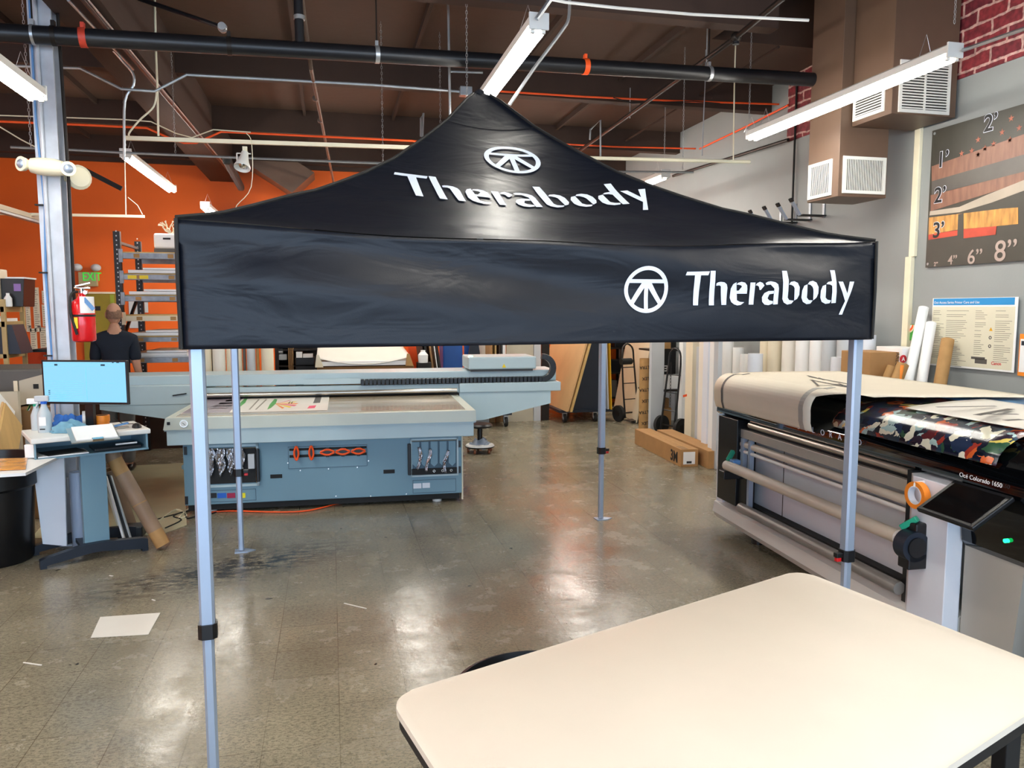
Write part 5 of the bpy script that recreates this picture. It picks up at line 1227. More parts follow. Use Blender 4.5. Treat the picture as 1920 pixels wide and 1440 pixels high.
# right group behind printer
bx_=T('open_carton','tall open brown carton standing behind the roll printer','carton',(4.72,6.0,0))
w1_=at(1622,660,x=4.72);hc=w1_.z
MB().box(-.02,.30,-.10,.30,0,at(1640,660,x=4.8).z,.004).build('box','cardboard',bx_)
ar=T('branded_carton','white carton with dark red round emblem standing behind the roll printer','carton',(5.0,5.98,0))
za=at(1660,650,x=5.0).z
MB().box(0,.22,-.12,.22,0,za,.004).build('box','white',ar)
q=at(1693,673,y=5.86);MB().cyl((q.x-4.998,-.1225,q.z),(q.x-4.998,-.119,q.z),.036,22).build('emblem','red_text',ar)
text('A',.05,(q.x-5.015,-.124,q.z-.018),(1,0,0),(0,0,1),'white',ar,'emblem_letter',.0005,bold=.001)
text('ARLON',.05,(q.x-5.075,-.1215,q.z+.06),(0,0,-1),(1,0,0),'text_black',ar,'lettering',.0005)
def lean(x0,y0,px,py,x1,r,m,name,label,z0=.6,**k):
    e=at(px,py,x=x1);return tube2((x0,y0,z0),e,r,m,name,label,'tube','tubes leaning behind the roll printer',**k)
def lean2(pxb,pyb,xb,px,py,x1,r,m,label,name='cardboard_tube'):
    b=at(pxb,pyb,x=xb);e=at(px,py,x=x1);d=(e-b);s=b-d*(b.z/d.z)
    return tube2(s+Vector((0,0,.01)),e,r,m,name,label,'tube','tubes leaning behind the roll printer')
lean2(1664,712,4.76,1674,687,4.8,.045,'kraft','kraft tube leaning left of the orange taped one')
o=lean2(1682,712,4.78,1693,683,4.84,.05,'kraft','kraft tube with an orange stripe leaning behind the roll printer')
b=at(1682,712,x=4.76);e=at(1692,684,x=4.82);MB().obox(b+Vector((-.03,-.035,-.2)),e+Vector((-.03,-.035,0)),.035,.006,(1,0,0)).build('orange_stripe','tape_orange',o)
lean2(1703,715,4.98,1732,577,5.22,.043,'white','tallest white tube leaning against the grey wall')
lean2(1728,718,5.02,1746,606,5.22,.043,'white','second white tube leaning right of the tallest one')
lean2(1762,725,5.06,1777,637,5.21,.052,'kraft','tall kraft tube leaning in front of the instruction poster')
# ================================================================ ROLL PRINTER
rp_=T('roll_printer','long black and white roll printer along the grey wall with prints on top','printer',(0,0,0))
Y0,Y1=2.62,5.53;XB=4.02
def BP(poly,y0,y1,m,nm,par=rp_,bev=0,**k): return MB().prism([(x,y0,z) for x,z in poly],(0,y1-y0,0),bev).build(nm,m,par,**k)
hood=BP([(3.10,.935),(2.94,.935),(2.925,.95),(2.93,1.0),(2.965,1.08),(3.03,1.14),(3.15,1.18),(3.4,1.205),(XB,1.22),(XB,.935)],2.98,Y1,'gloss_black','hood',smooth=True)
BP([(2.98,.60),(2.93,.66),(2.91,.90),(2.92,1.0),(2.96,1.085),(3.03,1.145),(3.15,1.185),(3.4,1.21),(XB,1.225),(XB,.6)],2.60,2.98,'gloss_black','hood_end',smooth=True)
MB().box(3.05,XB,Y1,Y1+.012,.70,1.24).build('hood_side','black_plastic',rp_)
MB().box(3.02,XB,Y1-.01,Y1+.03,.0+.12,.70).build('side_panel','housing_white',rp_)
# top window strip & rear edge
MB().box(XB-.03,XB+.02,Y0,Y1,1.19,1.245,.005).build('rear_edge','black_plastic',rp_)
MB().obox((3.16,Y1-.08,1.195),(3.16,3.0,1.195),.025,.012).build('front_seam','dark_steel',rp_)
# body recess panels
MB().box(3.06,XB,3.30,Y1-.02,.14,.80).build('back_panel','housing_bright',rp_)
for y_ in(3.95,4.75): MB().box(3.057,3.062,y_-.002,y_+.002,.18,.80).build('panel_seam','dark_steel',rp_)
for y_,z_ in((4.72,.66),(4.0,.44),(4.02,.62),(4.0,.40)): MB().box(3.053,3.06,y_-.012,y_+.012,z_-.015,z_+.015).build('latch','black_plastic',rp_)
# front lower skirt
sk=BP([(2.88,.08),(2.845,.13),(2.86,.21),(3.0,.28),(3.16,.28),(3.16,.08)],3.0,Y1+.02,'housing_white','front_skirt')
for v in sk.data.vertices:
    if v.co.y>4: v.co.x+=.075
MB().box(3.0,3.9,2.7,Y1-.1,.05,.09).build('chassis','black_matte',rp_)
for y_ in(3.1,5.05): MB().cyl((3.05,y_,0),(3.05,y_,.09),.05,18).cyl((3.75,y_,0),(3.75,y_,.09),.05,18).build('foot','black_plastic',rp_)
BP([(2.99,.28),(2.995,.29),(3.06,.29),(3.06,.28)],3.3,5.3,'black_matte','dark_slot')
# far pod
MB().box(2.95,3.03,5.44,Y1+.02,.13,.82,.006).build('end_cover','housing_bright',rp_)
MB().box(2.90,3.06,5.14,5.44,.27,.93,.004).build('end_column','black_plastic',rp_);MB().box(2.90,3.04,5.44,5.452,.27,.94).build('column_skin','white',rp_)
MB().box(2.92,2.955,5.08,5.12,.30,.80).box(2.92,2.955,4.98,5.01,.30,.80).build('column_rail','alu',rp_)
# rails and rollers
def roller(x,z,y0,y1,r,m,nm,**k): return MB().cyl((x,y0,z),(x,y1,z),r,24).build(nm,m,rp_,smooth=True)
ry0=3.30
roller(2.955,.905,ry0,5.05,.022,'steel','output_roller')
MB().box(3.0,XB,3.3,Y1-.02,.80,.935).build('inner_body','black_plastic',rp_)
MB().box(2.93,2.965,ry0,5.30,.80,.865,.003).build('front_rail','housing_white',rp_).data.materials[0]=MM('rail_silver','#b7b2a7',.35,.3)
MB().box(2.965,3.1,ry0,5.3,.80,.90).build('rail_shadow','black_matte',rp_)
roller(2.95,.75,ry0,5.28,.026,'roll_cream','tension_roller')
roller(2.935,.70,ry0,5.28,.013,'white_metal','guide_bar')
MB().box(3.02,3.05,ry0,5.0,.655,.675).build('rear_rail','housing_grey',rp_)
tk_=roller(2.80,.60,3.24,5.10,.037,'roll_cream','take_up_roll')
MB().ring((2.80,3.22,.60),(2.80,3.245,.60),.040,.028,24).build('roll_end','white',tk_)
roller(2.87,.30,3.31,5.0,.035,'roll_grey','lower_roller')
# arms
MB().box(2.76,2.98,5.06,5.14,.50,.56,.004).box(2.92,2.99,5.02,5.16,.27,.56,.006).build('roll_arm','black_plastic',rp_)
MB().obox((2.80,5.08,.64),(2.86,5.12,.70),.03,.03,bev=.004).build('lock_lever','green',rp_);MB().box(2.80,2.86,5.0,5.06,.62,.655,.004).build('lever_base','blue_wire',rp_)
MB().box(2.96,2.975,5.17,5.2,.72,.76).box(2.96,2.975,5.14,5.17,.57,.60).build('green_clip','green',rp_)
MB().box(2.76,2.98,3.12,3.20,.47,.55,.006).box(2.80,2.98,3.13,3.22,.55,.70,.01).build('roll_arm','black_plastic',rp_)
MB().obox((2.79,3.22,.66),(2.83,3.16,.72),.035,.03,bev=.004).build('lock_lever','green',rp_)
kn=MB().cyl((2.74,3.215,.585),(2.74,3.14,.585),.076,30).build('hand_wheel','navy_steel',rp_,smooth=True);MB().cyl((2.74,3.14,.585),(2.74,3.13,.585),.05,30).build('wheel_cap','black_plastic',kn)
kn.location=(.06,-.02,0)
# near pod: white panel front facing the room
MB().prism([(2.90,3.30,.16),(2.86,3.24,.16),(2.86,2.995,.16),(2.95,2.995,.16),(3.14,3.30,.16)],(0,0,.76),.004).build('end_cover','housing_bright',rp_)
MB().box(2.90,3.14,3.30,3.33,.16,.93).build('cover_edge','black_plastic',rp_)
cb_=MB().prism([(2.955,2.985,.10),(2.955,2.70,.06),(2.955,2.64,.74),(2.955,2.985,.74)],(1.05,0,0)).build('control_cabinet','housing_grey',rp_)
# touch screen: quad unprojected on a tilted slab
s0=Vector((2.84,3.03,.93))
tsx=T_part('touch_panel',rp_,(2.80,2.87,.855));tsx.rotation_euler=(0,0,0)
mt=Matrix.Rotation(math.radians(-38),4,'Y')
bpy.data.objects.remove(tsx)
mtt=Matrix.Translation((2.795,2.835,.875))@Matrix.Rotation(math.radians(-32),4,'Y')
ts=MB().box(-.12,.12,-.17,.17,-.012,.012,.006,mtx=mtt).build('touch_panel','black_plastic',rp_)
MB().box(-.10,.10,-.145,.145,.012,.0135,mtx=mtt).build('display','gloss_black',ts)
# orange tape roll hanging
p=at(1725,928,x=2.845)
MB().tube([(2.86,p.y,p.z+.065),(2.81,p.y,p.z+.06),(2.81,p.y,p.z+.045)],.008,8).build('hook','white',rp_)
o=T('tape_roll','orange tape roll hanging on the white end cover of the roll printer','tape',(2.83,p.y,p.z))
MB().ring((-.018,0,0),(.018,0,0),.068,.046,32).build('tape','tape_orange',o,smooth=True);MB().ring((-.018,0,0),(.018,0,0),.046,.041,32).build('core','white_bluish',o,smooth=True)
# text
q=at(1540,818,x=2.925)
for i,ch in enumerate('COLORADO'):
    y_=q.y+.045-(i-3)*.088+.0;text(ch,.052,(2.917,y_,.925+.06),(0,-1,0),(-.06,0,1),'text_white',rp_,'lettering',.0005)
q=at(1800,893,x=2.90);text('Océ Colorado 1650',.030,(2.897,q.y,q.z),(0,-1,0),(0.02,0,1),'white',rp_,'model_name',.0005)
q=at(1899,1013,x=2.94);MB().cyl((2.905,q.y,q.z),(2.93,q.y,q.z),.009,16).build('power_light','led_green',rp_)
# prints over the hood
def sheet(prof,y0,y1,m,nm,label,cat,skew=0,n=10):
    b0=MB();L=len(prof)-1
    def f(i,j):
        k=i*L;a=min(int(k),L-1);t=k-a;x=prof[a][0]*(1-t)+prof[a+1][0]*t;z=prof[a][1]*(1-t)+prof[a+1][1]*t
        return (x,(y0 if not callable(y0) else y0(i))*(1-j)+(y1 if not callable(y1) else y1(i))*j,z+.0)
    return tag(b0.grid(f,L*4,n).build(nm,m,None,smooth=True,solid=.0012),label,cat)
def arcp(cx,cz,r,t0,t1,n): return [(cx+r*math.cos(t0+(t1-t0)*i/n),cz+r*math.sin(t0+(t1-t0)*i/n)) for i in range(n+1)]
pf=[(3.97,1.258),(3.6,1.262),(3.25,1.262),(3.10,1.262)]+arcp(3.0,1.13,.128,math.radians(62),math.radians(190),12)[1:]+[(2.876,1.05),(2.892,.995)]
s1=sheet(pf,5.48,lambda i:3.55+ .62*min(1,i*1.7),'canvas_cream','print_sheet','large cream print sheet draped over the far end of the roll printer','print')
s1['label']='large cream print sheet draped over the far end of the roll printer'
# white borders as child strips
def bord(y0,y1,m,nm,par,off=.003):
    b0=MB();P2=[(x-(.003 if z<1.25 else 0),z+off*(1 if z>1.25 else 0)) for x,z in pf[3:]]
    for a0,b0_ in zip(P2,P2[1:]): b0.face([(a0[0],y0,a0[1]),(b0_[0],y0,b0_[1]),(b0_[0],y1,b0_[1]),(a0[0],y1,a0[1])])
    return b0.build(nm,m,par,solid=.0008)
bord(5.33,5.36,'machine_grey','dark_strip',s1);bord(4.30,4.25,'housing_grey','grey_strip',s1)
dl=MB()
for (a0,b0_) in(((1502,706),(1590,722)),((1506,712),(1600,730)),((1520,722),(1575,723)),((1535,718),(1600,726)),((1508,712),(1522,722)),((1560,719),(1580,726)),((1498,704),(1515,708)),((1520,708),(1530,712))):
    a1=at(*a0,z=1.266);b1=at(*b0_,z=1.266);dl.obox(a1,b1,.014,.001)
dl.build('line_drawing','machine_grey',s1)
pf2=[(3.98,1.235),(3.7,1.235),(3.4,1.228),(3.2,1.212),(3.1,1.20),(3.03,1.175),(2.97,1.14),(2.935,1.10),(2.92,1.055)]
def asheet(y0,y1,m,nm,label,p): return sheet(p,y0,y1,m,nm,label,'print')
s2=asheet(4.02,2.80,'art_print','print_sheet','colourful abstract painting print draped over the near half of the roll printer',pf2)
s3=sheet([(4.0,1.242),(3.7,1.242),(3.5,1.238)],4.0,2.7,'art_blue','print_sheet','blue streaked print strip at the back edge of the roll printer top','print')
s4=sheet([(3.62,1.25),(3.4,1.243),(3.2,1.226),(3.10,1.212)],3.62,2.78,'white_print','print_sheet','white print with grey brush strokes lying on the painting print','print')
m=MB()
for a0,b0_,w in(((1752,763),(1860,761),.02),((1830,778),(1890,766),.035),((1835,776),(1905,776),.02),((1885,788),(1915,786),.03)):
    m.obox(at(*a0,z=1.252),at(*b0_,z=1.252),w,.001)
m.build('brush_strokes','machine_grey',s4)
RZ=-.03;pv=Vector((2.93,3.0,0));off_=pv-Matrix.Rotation(RZ,3,'Z')@pv
for o_ in(rp_,s1,s2,s3,s4): o_.location=off_;o_.rotation_euler=(0,0,RZ)
# wire shelving at right edge
ws=T('wire_shelving','chrome wire shelving with black backing at the right picture edge','shelving',(2.97,2.5,0))
MB().box(.02,.6,-.6,.06,.1,.75).build('backing','black_matte',ws)
m=MB()
for z in(.16,.28,.40,.60,.72): m.box(-.005,.012,-.6,.07,z,z+.012)
m.build('rails','chrome',ws);m=MB()
for k in range(14): m.cyl((.005,.06-k*.045,.1),(.005,.06-k*.045,.73),.003,6)
m.build('wires','chrome',ws)
# ================================================================ LEFT BACKGROUND
rk=T('pallet_rack','tall black and galvanized storage rack with boards on its shelves','rack',(0,0,0))
ry=9.3
pL=at(229,640,y=ry);xR=at(368,640,y=ry).x
def zpy(py,px=280,y=ry): return at(px,py,y=y).z
ztop=at(229,434,y=ry).z
for x_ in(pL.x,xR):
    for y_ in(ry,ry+.95):
        u=MB().box(x_-.035,x_+.035,y_-.03,y_+.03,0,ztop-(.0 if y_==ry else .03),.003).build('upright','rack_black',rk)
        m=MB()
        for k in range(int(ztop/.05)): m.box(x_-.006,x_+.006,y_-.032,y_-.029,.06+k*.05,.075+k*.05)
        m.build('holes','foam_grey',u)
    for z_ in(.4,1.4,2.5): MB().obox((x_,ry,z_),(x_,ry+.95,z_+ (.0 if z_>2 else .6)),.03,.03).build('brace','rack_black',rk)
levels=[(475,486,'rack_galv'),(515,525,'rack_galv'),(555,565,'rack_galv'),(592,602,'foam_cream'),(632,641,'rack_galv'),(670,680,'rack_galv')]
for i,(a0,b0_,m) in enumerate(levels):
    z1_,z0_=zpy(a0),zpy(b0_)
    be=MB().box(pL.x+.03,xR-.03,ry-.045,ry-.0,z0_,z1_,.004).build('shelf_beam',m,rk)
    MB().box(pL.x+.02,pL.x+.06,ry-.055,ry-.04,z0_-.04,z1_+.04).build('beam_clip',m,be)
    MB().box(pL.x+.03,xR-.03,ry+.93,ry+.97,z0_,z1_).build('shelf_beam',m,rk)
    for x_ in(.2,.55,.85): MB().box(pL.x+x_-.03,pL.x+x_+.03,ry-.047,ry-.044,z0_+.01,z1_-.01).build('rust_patch','kraft',be)
    if i==1:
        for x_ in(.1,.22,.7): MB().box(pL.x+x_,pL.x+x_+.09,ry-.049,ry-.044,z0_+.01,z1_-.01).build('yellow_label','yellow',be)
    dk=MB().box(pL.x+.03,xR-.03,ry,ry+.93,z1_,z1_+.015).build('deck','wood_pale' if i!=5 else 'white',rk)
    if i in(1,2,4,5):
        single(MB().box(pL.x+.10,xR-.1,ry-.02,ry+.8,z1_+.017,z1_+.05).box(pL.x+.25,xR-.1,ry-.01,ry+.7,z1_+.055,z1_+.075),'board_stack','white',['','white boards stacked on the second rack shelf from the top','white boards stacked on the third rack shelf from the top','','white board on the fifth rack shelf behind the man','white board on the lowest visible rack shelf'][i],'boards','white board stacks on the storage rack')
p=at(320,474,y=ry+.2);zs=zpy(475)+.015
o=T('laser_printer','white desktop laser printer on top of the storage rack','printer',(p.x-.02,ry+.12,zs))
MB().box(-.14,.2,0,.35,.05,.22,.02).build('body','white',o);MB().box(-.14,.2,0,.35,0,.05,.005).build('base','machine_grey',o);MB().box(-.04,.04,-.004,0,.15,.17).build('handle_slot','black_matte',o)
m=MB();rnd=random.Random(3)
for k in range(16):
    a0=rnd.uniform(-1,1);pts=[(0,0,0)]
    for q in range(1,6): pts.append((a0*.05*q+rnd.uniform(-.02,.02),rnd.uniform(-.04,.04),.028*q*(1.2-abs(a0)*.8)+rnd.uniform(-.01,.01)))
    m.tube(pts,.006,5)
single(m,'dried_branch','foam_cream','pale dried coral-like branch on top of the white laser printer','branch').location=(p.x,ry+.25,zs+.22)
single(MB().box(pL.x-.9,xR,10.35,10.5,0,.85),'reflection_blocker','beam_brown','added dark panel on the floor behind the storage rack, blocking the orange reflection','boards')  # dark panel added to keep the orange wall from reflecting in the floor
# wall papers
PG='sheets of printed tables taped on the orange wall'
for (x0,y0,x1,y1) in((45,540,59,622),(60,539,77,622),(78,545,98,569),(78,571,100,612),(56,616,72,680),(74,614,90,680),(90,618,103,680)):
    a0=at(x0,y0,y=13.58);b0_=at(x1,y1,y=13.58)
    o=T('wall_chart','x','chart',(a0.x,13.58,b0_.z),0,PG);W_,H_=b0_.x-a0.x,a0.z-b0_.z
    o['label']='printed text sheet on the orange wall near %s'%{(45,540):'the tan shelving',(60,539):'the middle of the upper row',(78,545):'the column, small one',(78,571):'the column, below the small one',(56,616):'the lower row left',(74,614):'the lower row middle',(90,618):'the lower row right'}[(x0,y0)]
    MB().box(0,W_,0,.006,0,H_).build('sheet','poster_paper',o)
    m=MB()
    for k in range(int(H_/.035)): m.box(.015,W_*random.uniform(.5,.95),-.004,0,.02+k*.035,.03+k*.035)
    m.build('text_lines','text_grey',o);MB().box(W_*.5,W_*.95,-.006,0,H_*.1,H_*.14).build('dark_heading','machine_grey',o)
for (x0,y0,x1,y1,l) in((241,565,262,615,'printed sheet on the orange wall seen through the rack, left'),(270,565,278,586,'narrow printed sheet on the orange wall seen through the rack')):
    a0=at(x0,y0,y=13.58);b0_=at(x1,y1,y=13.58);single(MB().box(a0.x,b0_.x,13.575,13.59,b0_.z,a0.z),'wall_chart','foam_grey',l,'chart',PG)
# exit sign board
a0=at(146,510,y=13.5);b0_=at(182,537,y=13.5);o=T('exit_sign','tan exit sign plate with glowing green letters on the orange wall','sign',(a0.x,13.5,b0_.z))
MB().box(0,b0_.x-a0.x,0,.08,0,a0.z-b0_.z,.005).build('plate','exit_tan',o);text('EXIT',.19,(.06,-.004,.09),(1,0,0),(0,0,1),'exit_green',o,'lettering',.002,bold=.001,width=.27)
for x_ in(.0,.27): MB().sphere((x_,-.02,a0.z-b0_.z+.07),.075,(1,1,.8),14).build('lamp_head','foam_grey',o,smooth=True)
# olive door with small window poster
a0=at(170,547,y=13.5);b0_=at(222,700,y=13.5);o=T('olive_panel','olive yellow panel on the orange wall behind the man','panel',(a0.x,13.54,0))
MB().box(-.15,b0_.x-a0.x,0,.05,0,a0.z,.0).build('panel','olive',o);MB().box(-.15,b0_.x-a0.x,-.01,0,a0.z-.03,a0.z).build('edge','foam_cream',o);MB().box(.27,b0_.x-a0.x-.02,-.01,0,a0.z-.27,a0.z-.04).build('green_patch','olive_green',o);MB().box(.02,.12,-.01,0,a0.z-.30,a0.z-.23).build('dark_mark','text_black',o)
# tan shelving left
sy=8.2;q=at(45,575,y=sy+.5)
ts_=T('tan_shelving','tan metal shelving at the left picture edge','shelving',(0,0,0))
for a0,b0_ in((575,585),(603,613),(664,672)):
    z1_,z0_=at(20,a0,y=sy).z,at(20,b0_,y=sy).z;MB().box(q.x-1.3,q.x,sy,sy+.5,z0_,z1_).build('shelf','tan_shelf',ts_)
for y_ in(sy+.0,sy+.46):
    for xx_ in(q.x-.03,q.x-1.3): MB().box(xx_,xx_+.04,y_,y_+.03,0,at(20,571,y=sy).z+.05).build('post','tan_shelf',ts_)
zS=at(20,575,y=sy).z
p=at(24,575,y=sy+.15)
o=T('document_bin','black plastic bin with purple label on the tan shelving','bin',(p.x,sy+.12,zS));MB().prism([(-.10,0,0),(.10,0,0),(.12,0,.27),(-.10,0,.27)],(0,.3,0),.005).build('bin_body','black_plastic',o);MB().box(.03,.09,-.004,0,.15,.22).build('label','purple',o);MB().box(-.04,.13,0.0,.3,.27,.285).build('papers','white',o)
p=at(15,573,y=sy+.05);o=T('white_bottle','white plastic bottle on the tan shelf before the black bin','bottle',(p.x,sy+.06,zS));MB().lathe([(.03,0),(.034,.01),(.034,.08),(.015,.11),(.015,.13)],(0,0,0),16).build('bottle_body','white',o,smooth=True)
p=at(2,573,y=sy+.1);single(MB().box(p.x-.12,p.x+.0,sy+.06,sy+.3,zS,zS+.36,.01),'white_container','foam_cream','tall cream container at the very left end of the tan shelf','container')
zS2=at(20,603,y=sy).z
single(MB().box(q.x-.4,q.x-.03,sy+.05,sy+.4,zS2,zS2+.03).box(q.x-.22,q.x-.12,sy+.03,sy+.3,zS2+.031,zS2+.05),'paper_stack','white','loose white papers on the lower tan shelf','papers')
zS3=at(20,664,y=sy).z
single(MB().prism([(q.x-.15,sy+.02,zS3),(q.x+.12,sy+.02,zS3),(q.x+.05,sy+.02,zS3+.28),(q.x-.15,sy+.02,zS3+.28)],(0,.3,0)),'green_bin','MG' if False else 'navy_steel','dark green bin under the lower tan shelf','bin')
# grey machine
my=7.3;a0=at(0,690,y=my);b0_=at(79,690,y=my)
mc=T('copier','dark grey and tan copier machine behind the desk at left','copier',(0,0,0))
xr_=b0_.x;zt_m=at(40,692,y=my).z;zb_m=at(40,760,y=my).z
MB().box(xr_-1.1,xr_-.0,my,my+.7,zb_m,zt_m,.02).build('body','machine_grey',mc)
xa_=at(37,730,y=my).x;MB().prism([(xa_,my-.01,zb_m),(xr_-.0,my-.01,zb_m+.04),(xr_-.0,my-.01,zt_m-.05),(xa_,my-.01,zt_m-.1)],(0,.02,0)).build('side_panel','machine_tan',mc)
MB().box(xa_+.11,xa_+.15,my-.016,my-.008,zt_m-.17,zt_m-.13).build('brand_plate','black_matte',mc)
MB().box(xa_-.04,xa_-.01,my-.016,my,zb_m+.05,zt_m-.1).build('white_strip','foam_cream',mc)
MB().box(xr_-1.1,xr_,my+.05,my+.65,0,zb_m-.02).build('cabinet','cardboard_in',mc)
# table top with boards behind desk
single(MB().box(at(0,740,y=6.9).x-.6,at(33,740,y=6.9).x,6.9,6.95,.0,at(15,735,y=6.9).z),'cream_panel','machine_tan','cream panel standing behind the wooden boards at left','panel')
WB='wooden boards leaning at the left edge'
for i,(a0,b0_,m,l) in enumerate((((-8,845),(6,755),'white','white faced board leaning leftmost at the picture edge'),((4,845),(17,775),'mdf','thin tan board leaning in the middle at the left edge'),((11,845),(22,778),'wood_pale','thin tan board leaning rightmost at the left edge'))):
    f0_=at(*a0,y=6.5);e0=at(*b0_,y=6.75);s0_=f0_-(e0-f0_)*(f0_.z/(e0.z-f0_.z))
    single(MB().obox(s0_,e0,.06 if i==0 else .035,.3,(0,1,0)),'leaning_board',m,l,'board',WB)
# small black side table behind column
o=T('folding_table','small dark table with papers behind the column at left','table',(0,0,0));p=at(60,655,y=8.6);p2_=at(105,655,y=8.6)
MB().box(p.x,p2_.x,8.6,9.1,p.z-.03,p.z).build('table_top','dark_steel',o);MB().obox((p.x+.13,8.7,p.z),(p.x+.13,8.7,0),.05,.05,(1,0,0)).obox((p.x-.02,8.7,p.z-.3),(p.x+.2,8.7,p.z-.03),.02,.02).build('leg','black_matte',o)
p=at(60,700,y=8.9);single(MB().box(p.x-.05,p.x+.12,8.95,9.2,0,at(60,660,y=8.9).z),'orange_folder_box','orange_paint','orange and white box under the small dark table','box')
# low wall of cartons behind desk
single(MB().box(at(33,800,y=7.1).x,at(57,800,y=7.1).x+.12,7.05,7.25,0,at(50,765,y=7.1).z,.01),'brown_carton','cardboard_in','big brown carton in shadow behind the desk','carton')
# ---------------------------------------------------------------- centre background under the valance
CG2='upright rolls behind the big printer'
for i,(x0,x1,m,l) in enumerate(((375,398,'foam_cream','cream roll standing leftmost behind the big printer'),(399,424,'foam_white','off-white roll, second from left behind the big printer'),(440,455,'foam_cream','narrow cream roll right of the back left canopy leg'),(456,462,'machine_grey','thin dark grey roll among the upright rolls'),(463,480,'foam_grey','bluish grey roll among the upright rolls'),(481,487,'kraft','thin tan roll among the upright rolls'),(490,514,'foam_cream','pale cream roll standing alone at the right end of the rolls'),(425,439,'foam_cream','cream roll hidden partly by the back left canopy leg'))):
    a0=at(x0,690,y=8.95);b0_=at(x1,690,y=8.95);r=(b0_.x-a0.x)/2
    single(MB().cyl((a0.x+r,8.95,0),(a0.x+r,8.95,1.7),r*.98,22),'upright_roll',m,l,'roll',CG2,smooth=True)
sh=T('steel_shelving','dark shelving holding black crates behind the big printer','shelving',(0,0,0))
a0=at(516,690,y=10.8);b0_=at(596,690,y=10.8)
MB().box(a0.x,b0_.x+.3,11.3,11.35,0,1.9).build('back','black_matte',sh)
MB().box(a0.x,a0.x+.05,10.8,11.3,0,1.9).build('post','dark_steel',sh)
for k in range(4): x_=at(541+k*2.6,690,y=10.8).x;single(MB().box(x_,x_+.012,10.8,11.25,0,1.6),'upright_board','kraft_dark',['dark brown board, leftmost beside the black crates','dark brown board, second beside the black crates','dark brown board, third beside the black crates','dark brown board touching the black crates'][k],'board','dark boards beside the black crates')
for z in(.8,1.0,1.22): MB().box(a0.x,b0_.x,10.82,11.3,z-.02,z).build('shelf','dark_steel',sh)
for (p0,p1,l) in((671,684,'upper black crate on the dark shelving behind the big printer'),(686,698,'lower black crate on the dark shelving behind the big printer')):
    x0_=at(554,690,y=10.75).x;x1_=at(590,690,y=10.75).x;z1_=at(570,p0,y=10.75).z;z0_=at(570,p1+1,y=10.75).z
    o=single(MB().box(x0_,x1_,10.75,11.15,z0_,z1_,.008),'storage_crate','machine_grey',l,'crate','black crates on the dark shelving')
    o.data.materials[0]=M['black_plastic']
p=at(572,664,y=10.75);z_=at(570,671,y=10.75).z
single(MB().box(p.x-.12,p.x-.04,10.8,11.,z_,z_+.08).box(p.x-.03,p.x+.1,10.8,11.,z_,z_+.05),'bottle_cluster','white','small white supplies on the upper black crate','supplies')
p=at(524,665,y=10.75);single(MB().box(p.x-.05,p.x+.09,10.85,11.05,p.z-.08,p.z,.005).cyl((p.x-.05,10.85,p.z+.04),(p.x+.04,10.85,p.z+.04),.03,14),'spool','foam_grey','grey spool and bracket left of the dark boards','spool')
# sheet stack on pallet
sk_=T('sheet_pallet','pallet stacked with brown and white sheets behind the big printer','pallet',(0,0,0))
y_=9.6;a0=at(594,690,y=y_).x;b0_=at(775,690,y=y_).x;zz=lambda py:at(690,py,y=y_).z
MB().box(a0,b0_,y_,y_+1.2,0,.12).build('pallet_base','wood_pale',sk_)
m=MB();z_=.12;zt_s=zz(686)
n=26
for k in range(n): z0_=.12+(zt_s-.12)*k/n;m.box(a0+random.uniform(-.01,.01),b0_+random.uniform(-.01,.01),y_+random.uniform(0,.02),y_+1.2,z0_,z0_+(zt_s-.12)/n*.8)
m.build('brown_sheets','cardboard_in',sk_)
single(MB().box(a0+.05,b0_-.05,y_-.01,y_+1.2,zz(685),zz(677)),'white_sheets','white','white sheet pack lying on the brown sheet stack','sheets')
def f(i,j):
    x=a0-.0+(b0_-a0-.04)*i;sag=(1-(2*i-1)**2);e=j
    return (x,y_-.03+1.2*e,zz(669)-.10*sag*(1-e)*.9+.16*e*(.6+.4*sag)+.0)
o=MB().grid(f,24,8).build('cover_sheet','white_print',None,smooth=True,solid=.006);tag(o,'large curling white sheet lying on top of the pallet stack','sheet')
for x_,s,m,l in((a0+.03,1,'foam_cream','cardboard edge guard at the left end of the pallet stack'),(b0_-.05,-1,'kraft','cardboard edge guard at the right end of the pallet stack')):
    single(MB().prism([(x_-.05,y_-.04,zz(687)),(x_+.05,y_-.04,zz(687)),(x_+.0,y_-.04,zz(664)),(x_-.03,y_-.04,zz(664))],(0,.03,0)),'edge_guard',m,l,'guard')
# boards, blue bin etc right of pallet
zb0=0
for i,(px,w,m,l,h) in enumerate(((795,.03,'beam_brown','dark brown board leaning leftmost, right of the pallet stack',1.6),(803,.03,'black_matte','black board leaning next, right of the pallet stack',1.55),(811,.025,'kraft_dark','brown board leaning in the middle, right of the pallet stack',1.6),(819,.012,'white','thin white board leaning, right of the pallet stack',1.6),(825,.03,'black_matte','black board leaning rightmost before the blue panel',1.5))):
    p=at(px,690,y=10.3);single(MB().obox((p.x+.10,10.3,0),(p.x-.10,10.35,h),w,.5,(0,1,0)),'leaning_board',m,l,'board','boards leaning right of the pallet stack')
p=at(785,660,y=10.9);single(MB().box(p.x-.15,p.x+.06,10.9,11.2,0,1.35),'orange_cabinet','orange_paint','orange cabinet seen in the gap above the pallet stack right end','cabinet')
p=at(788,669,y=9.85);o=T('white_jug','white plastic jug beside the pallet stack','jug',(p.x+.03,9.8,0));MB().box(-.07,.1,-.05,.15,0,at(788,680,y=9.8).z).build('support_carton','black_matte',o);z_=at(788,680,y=9.8).z;MB().lathe([(.06,0),(.065,.1),(.03,.14),(.03,.16)],(0,0,z_),16).build('jug_body','white',o,smooth=True)
a1=at(831,690,y=10.7).x;b1_=at(868,690,y=10.7).x
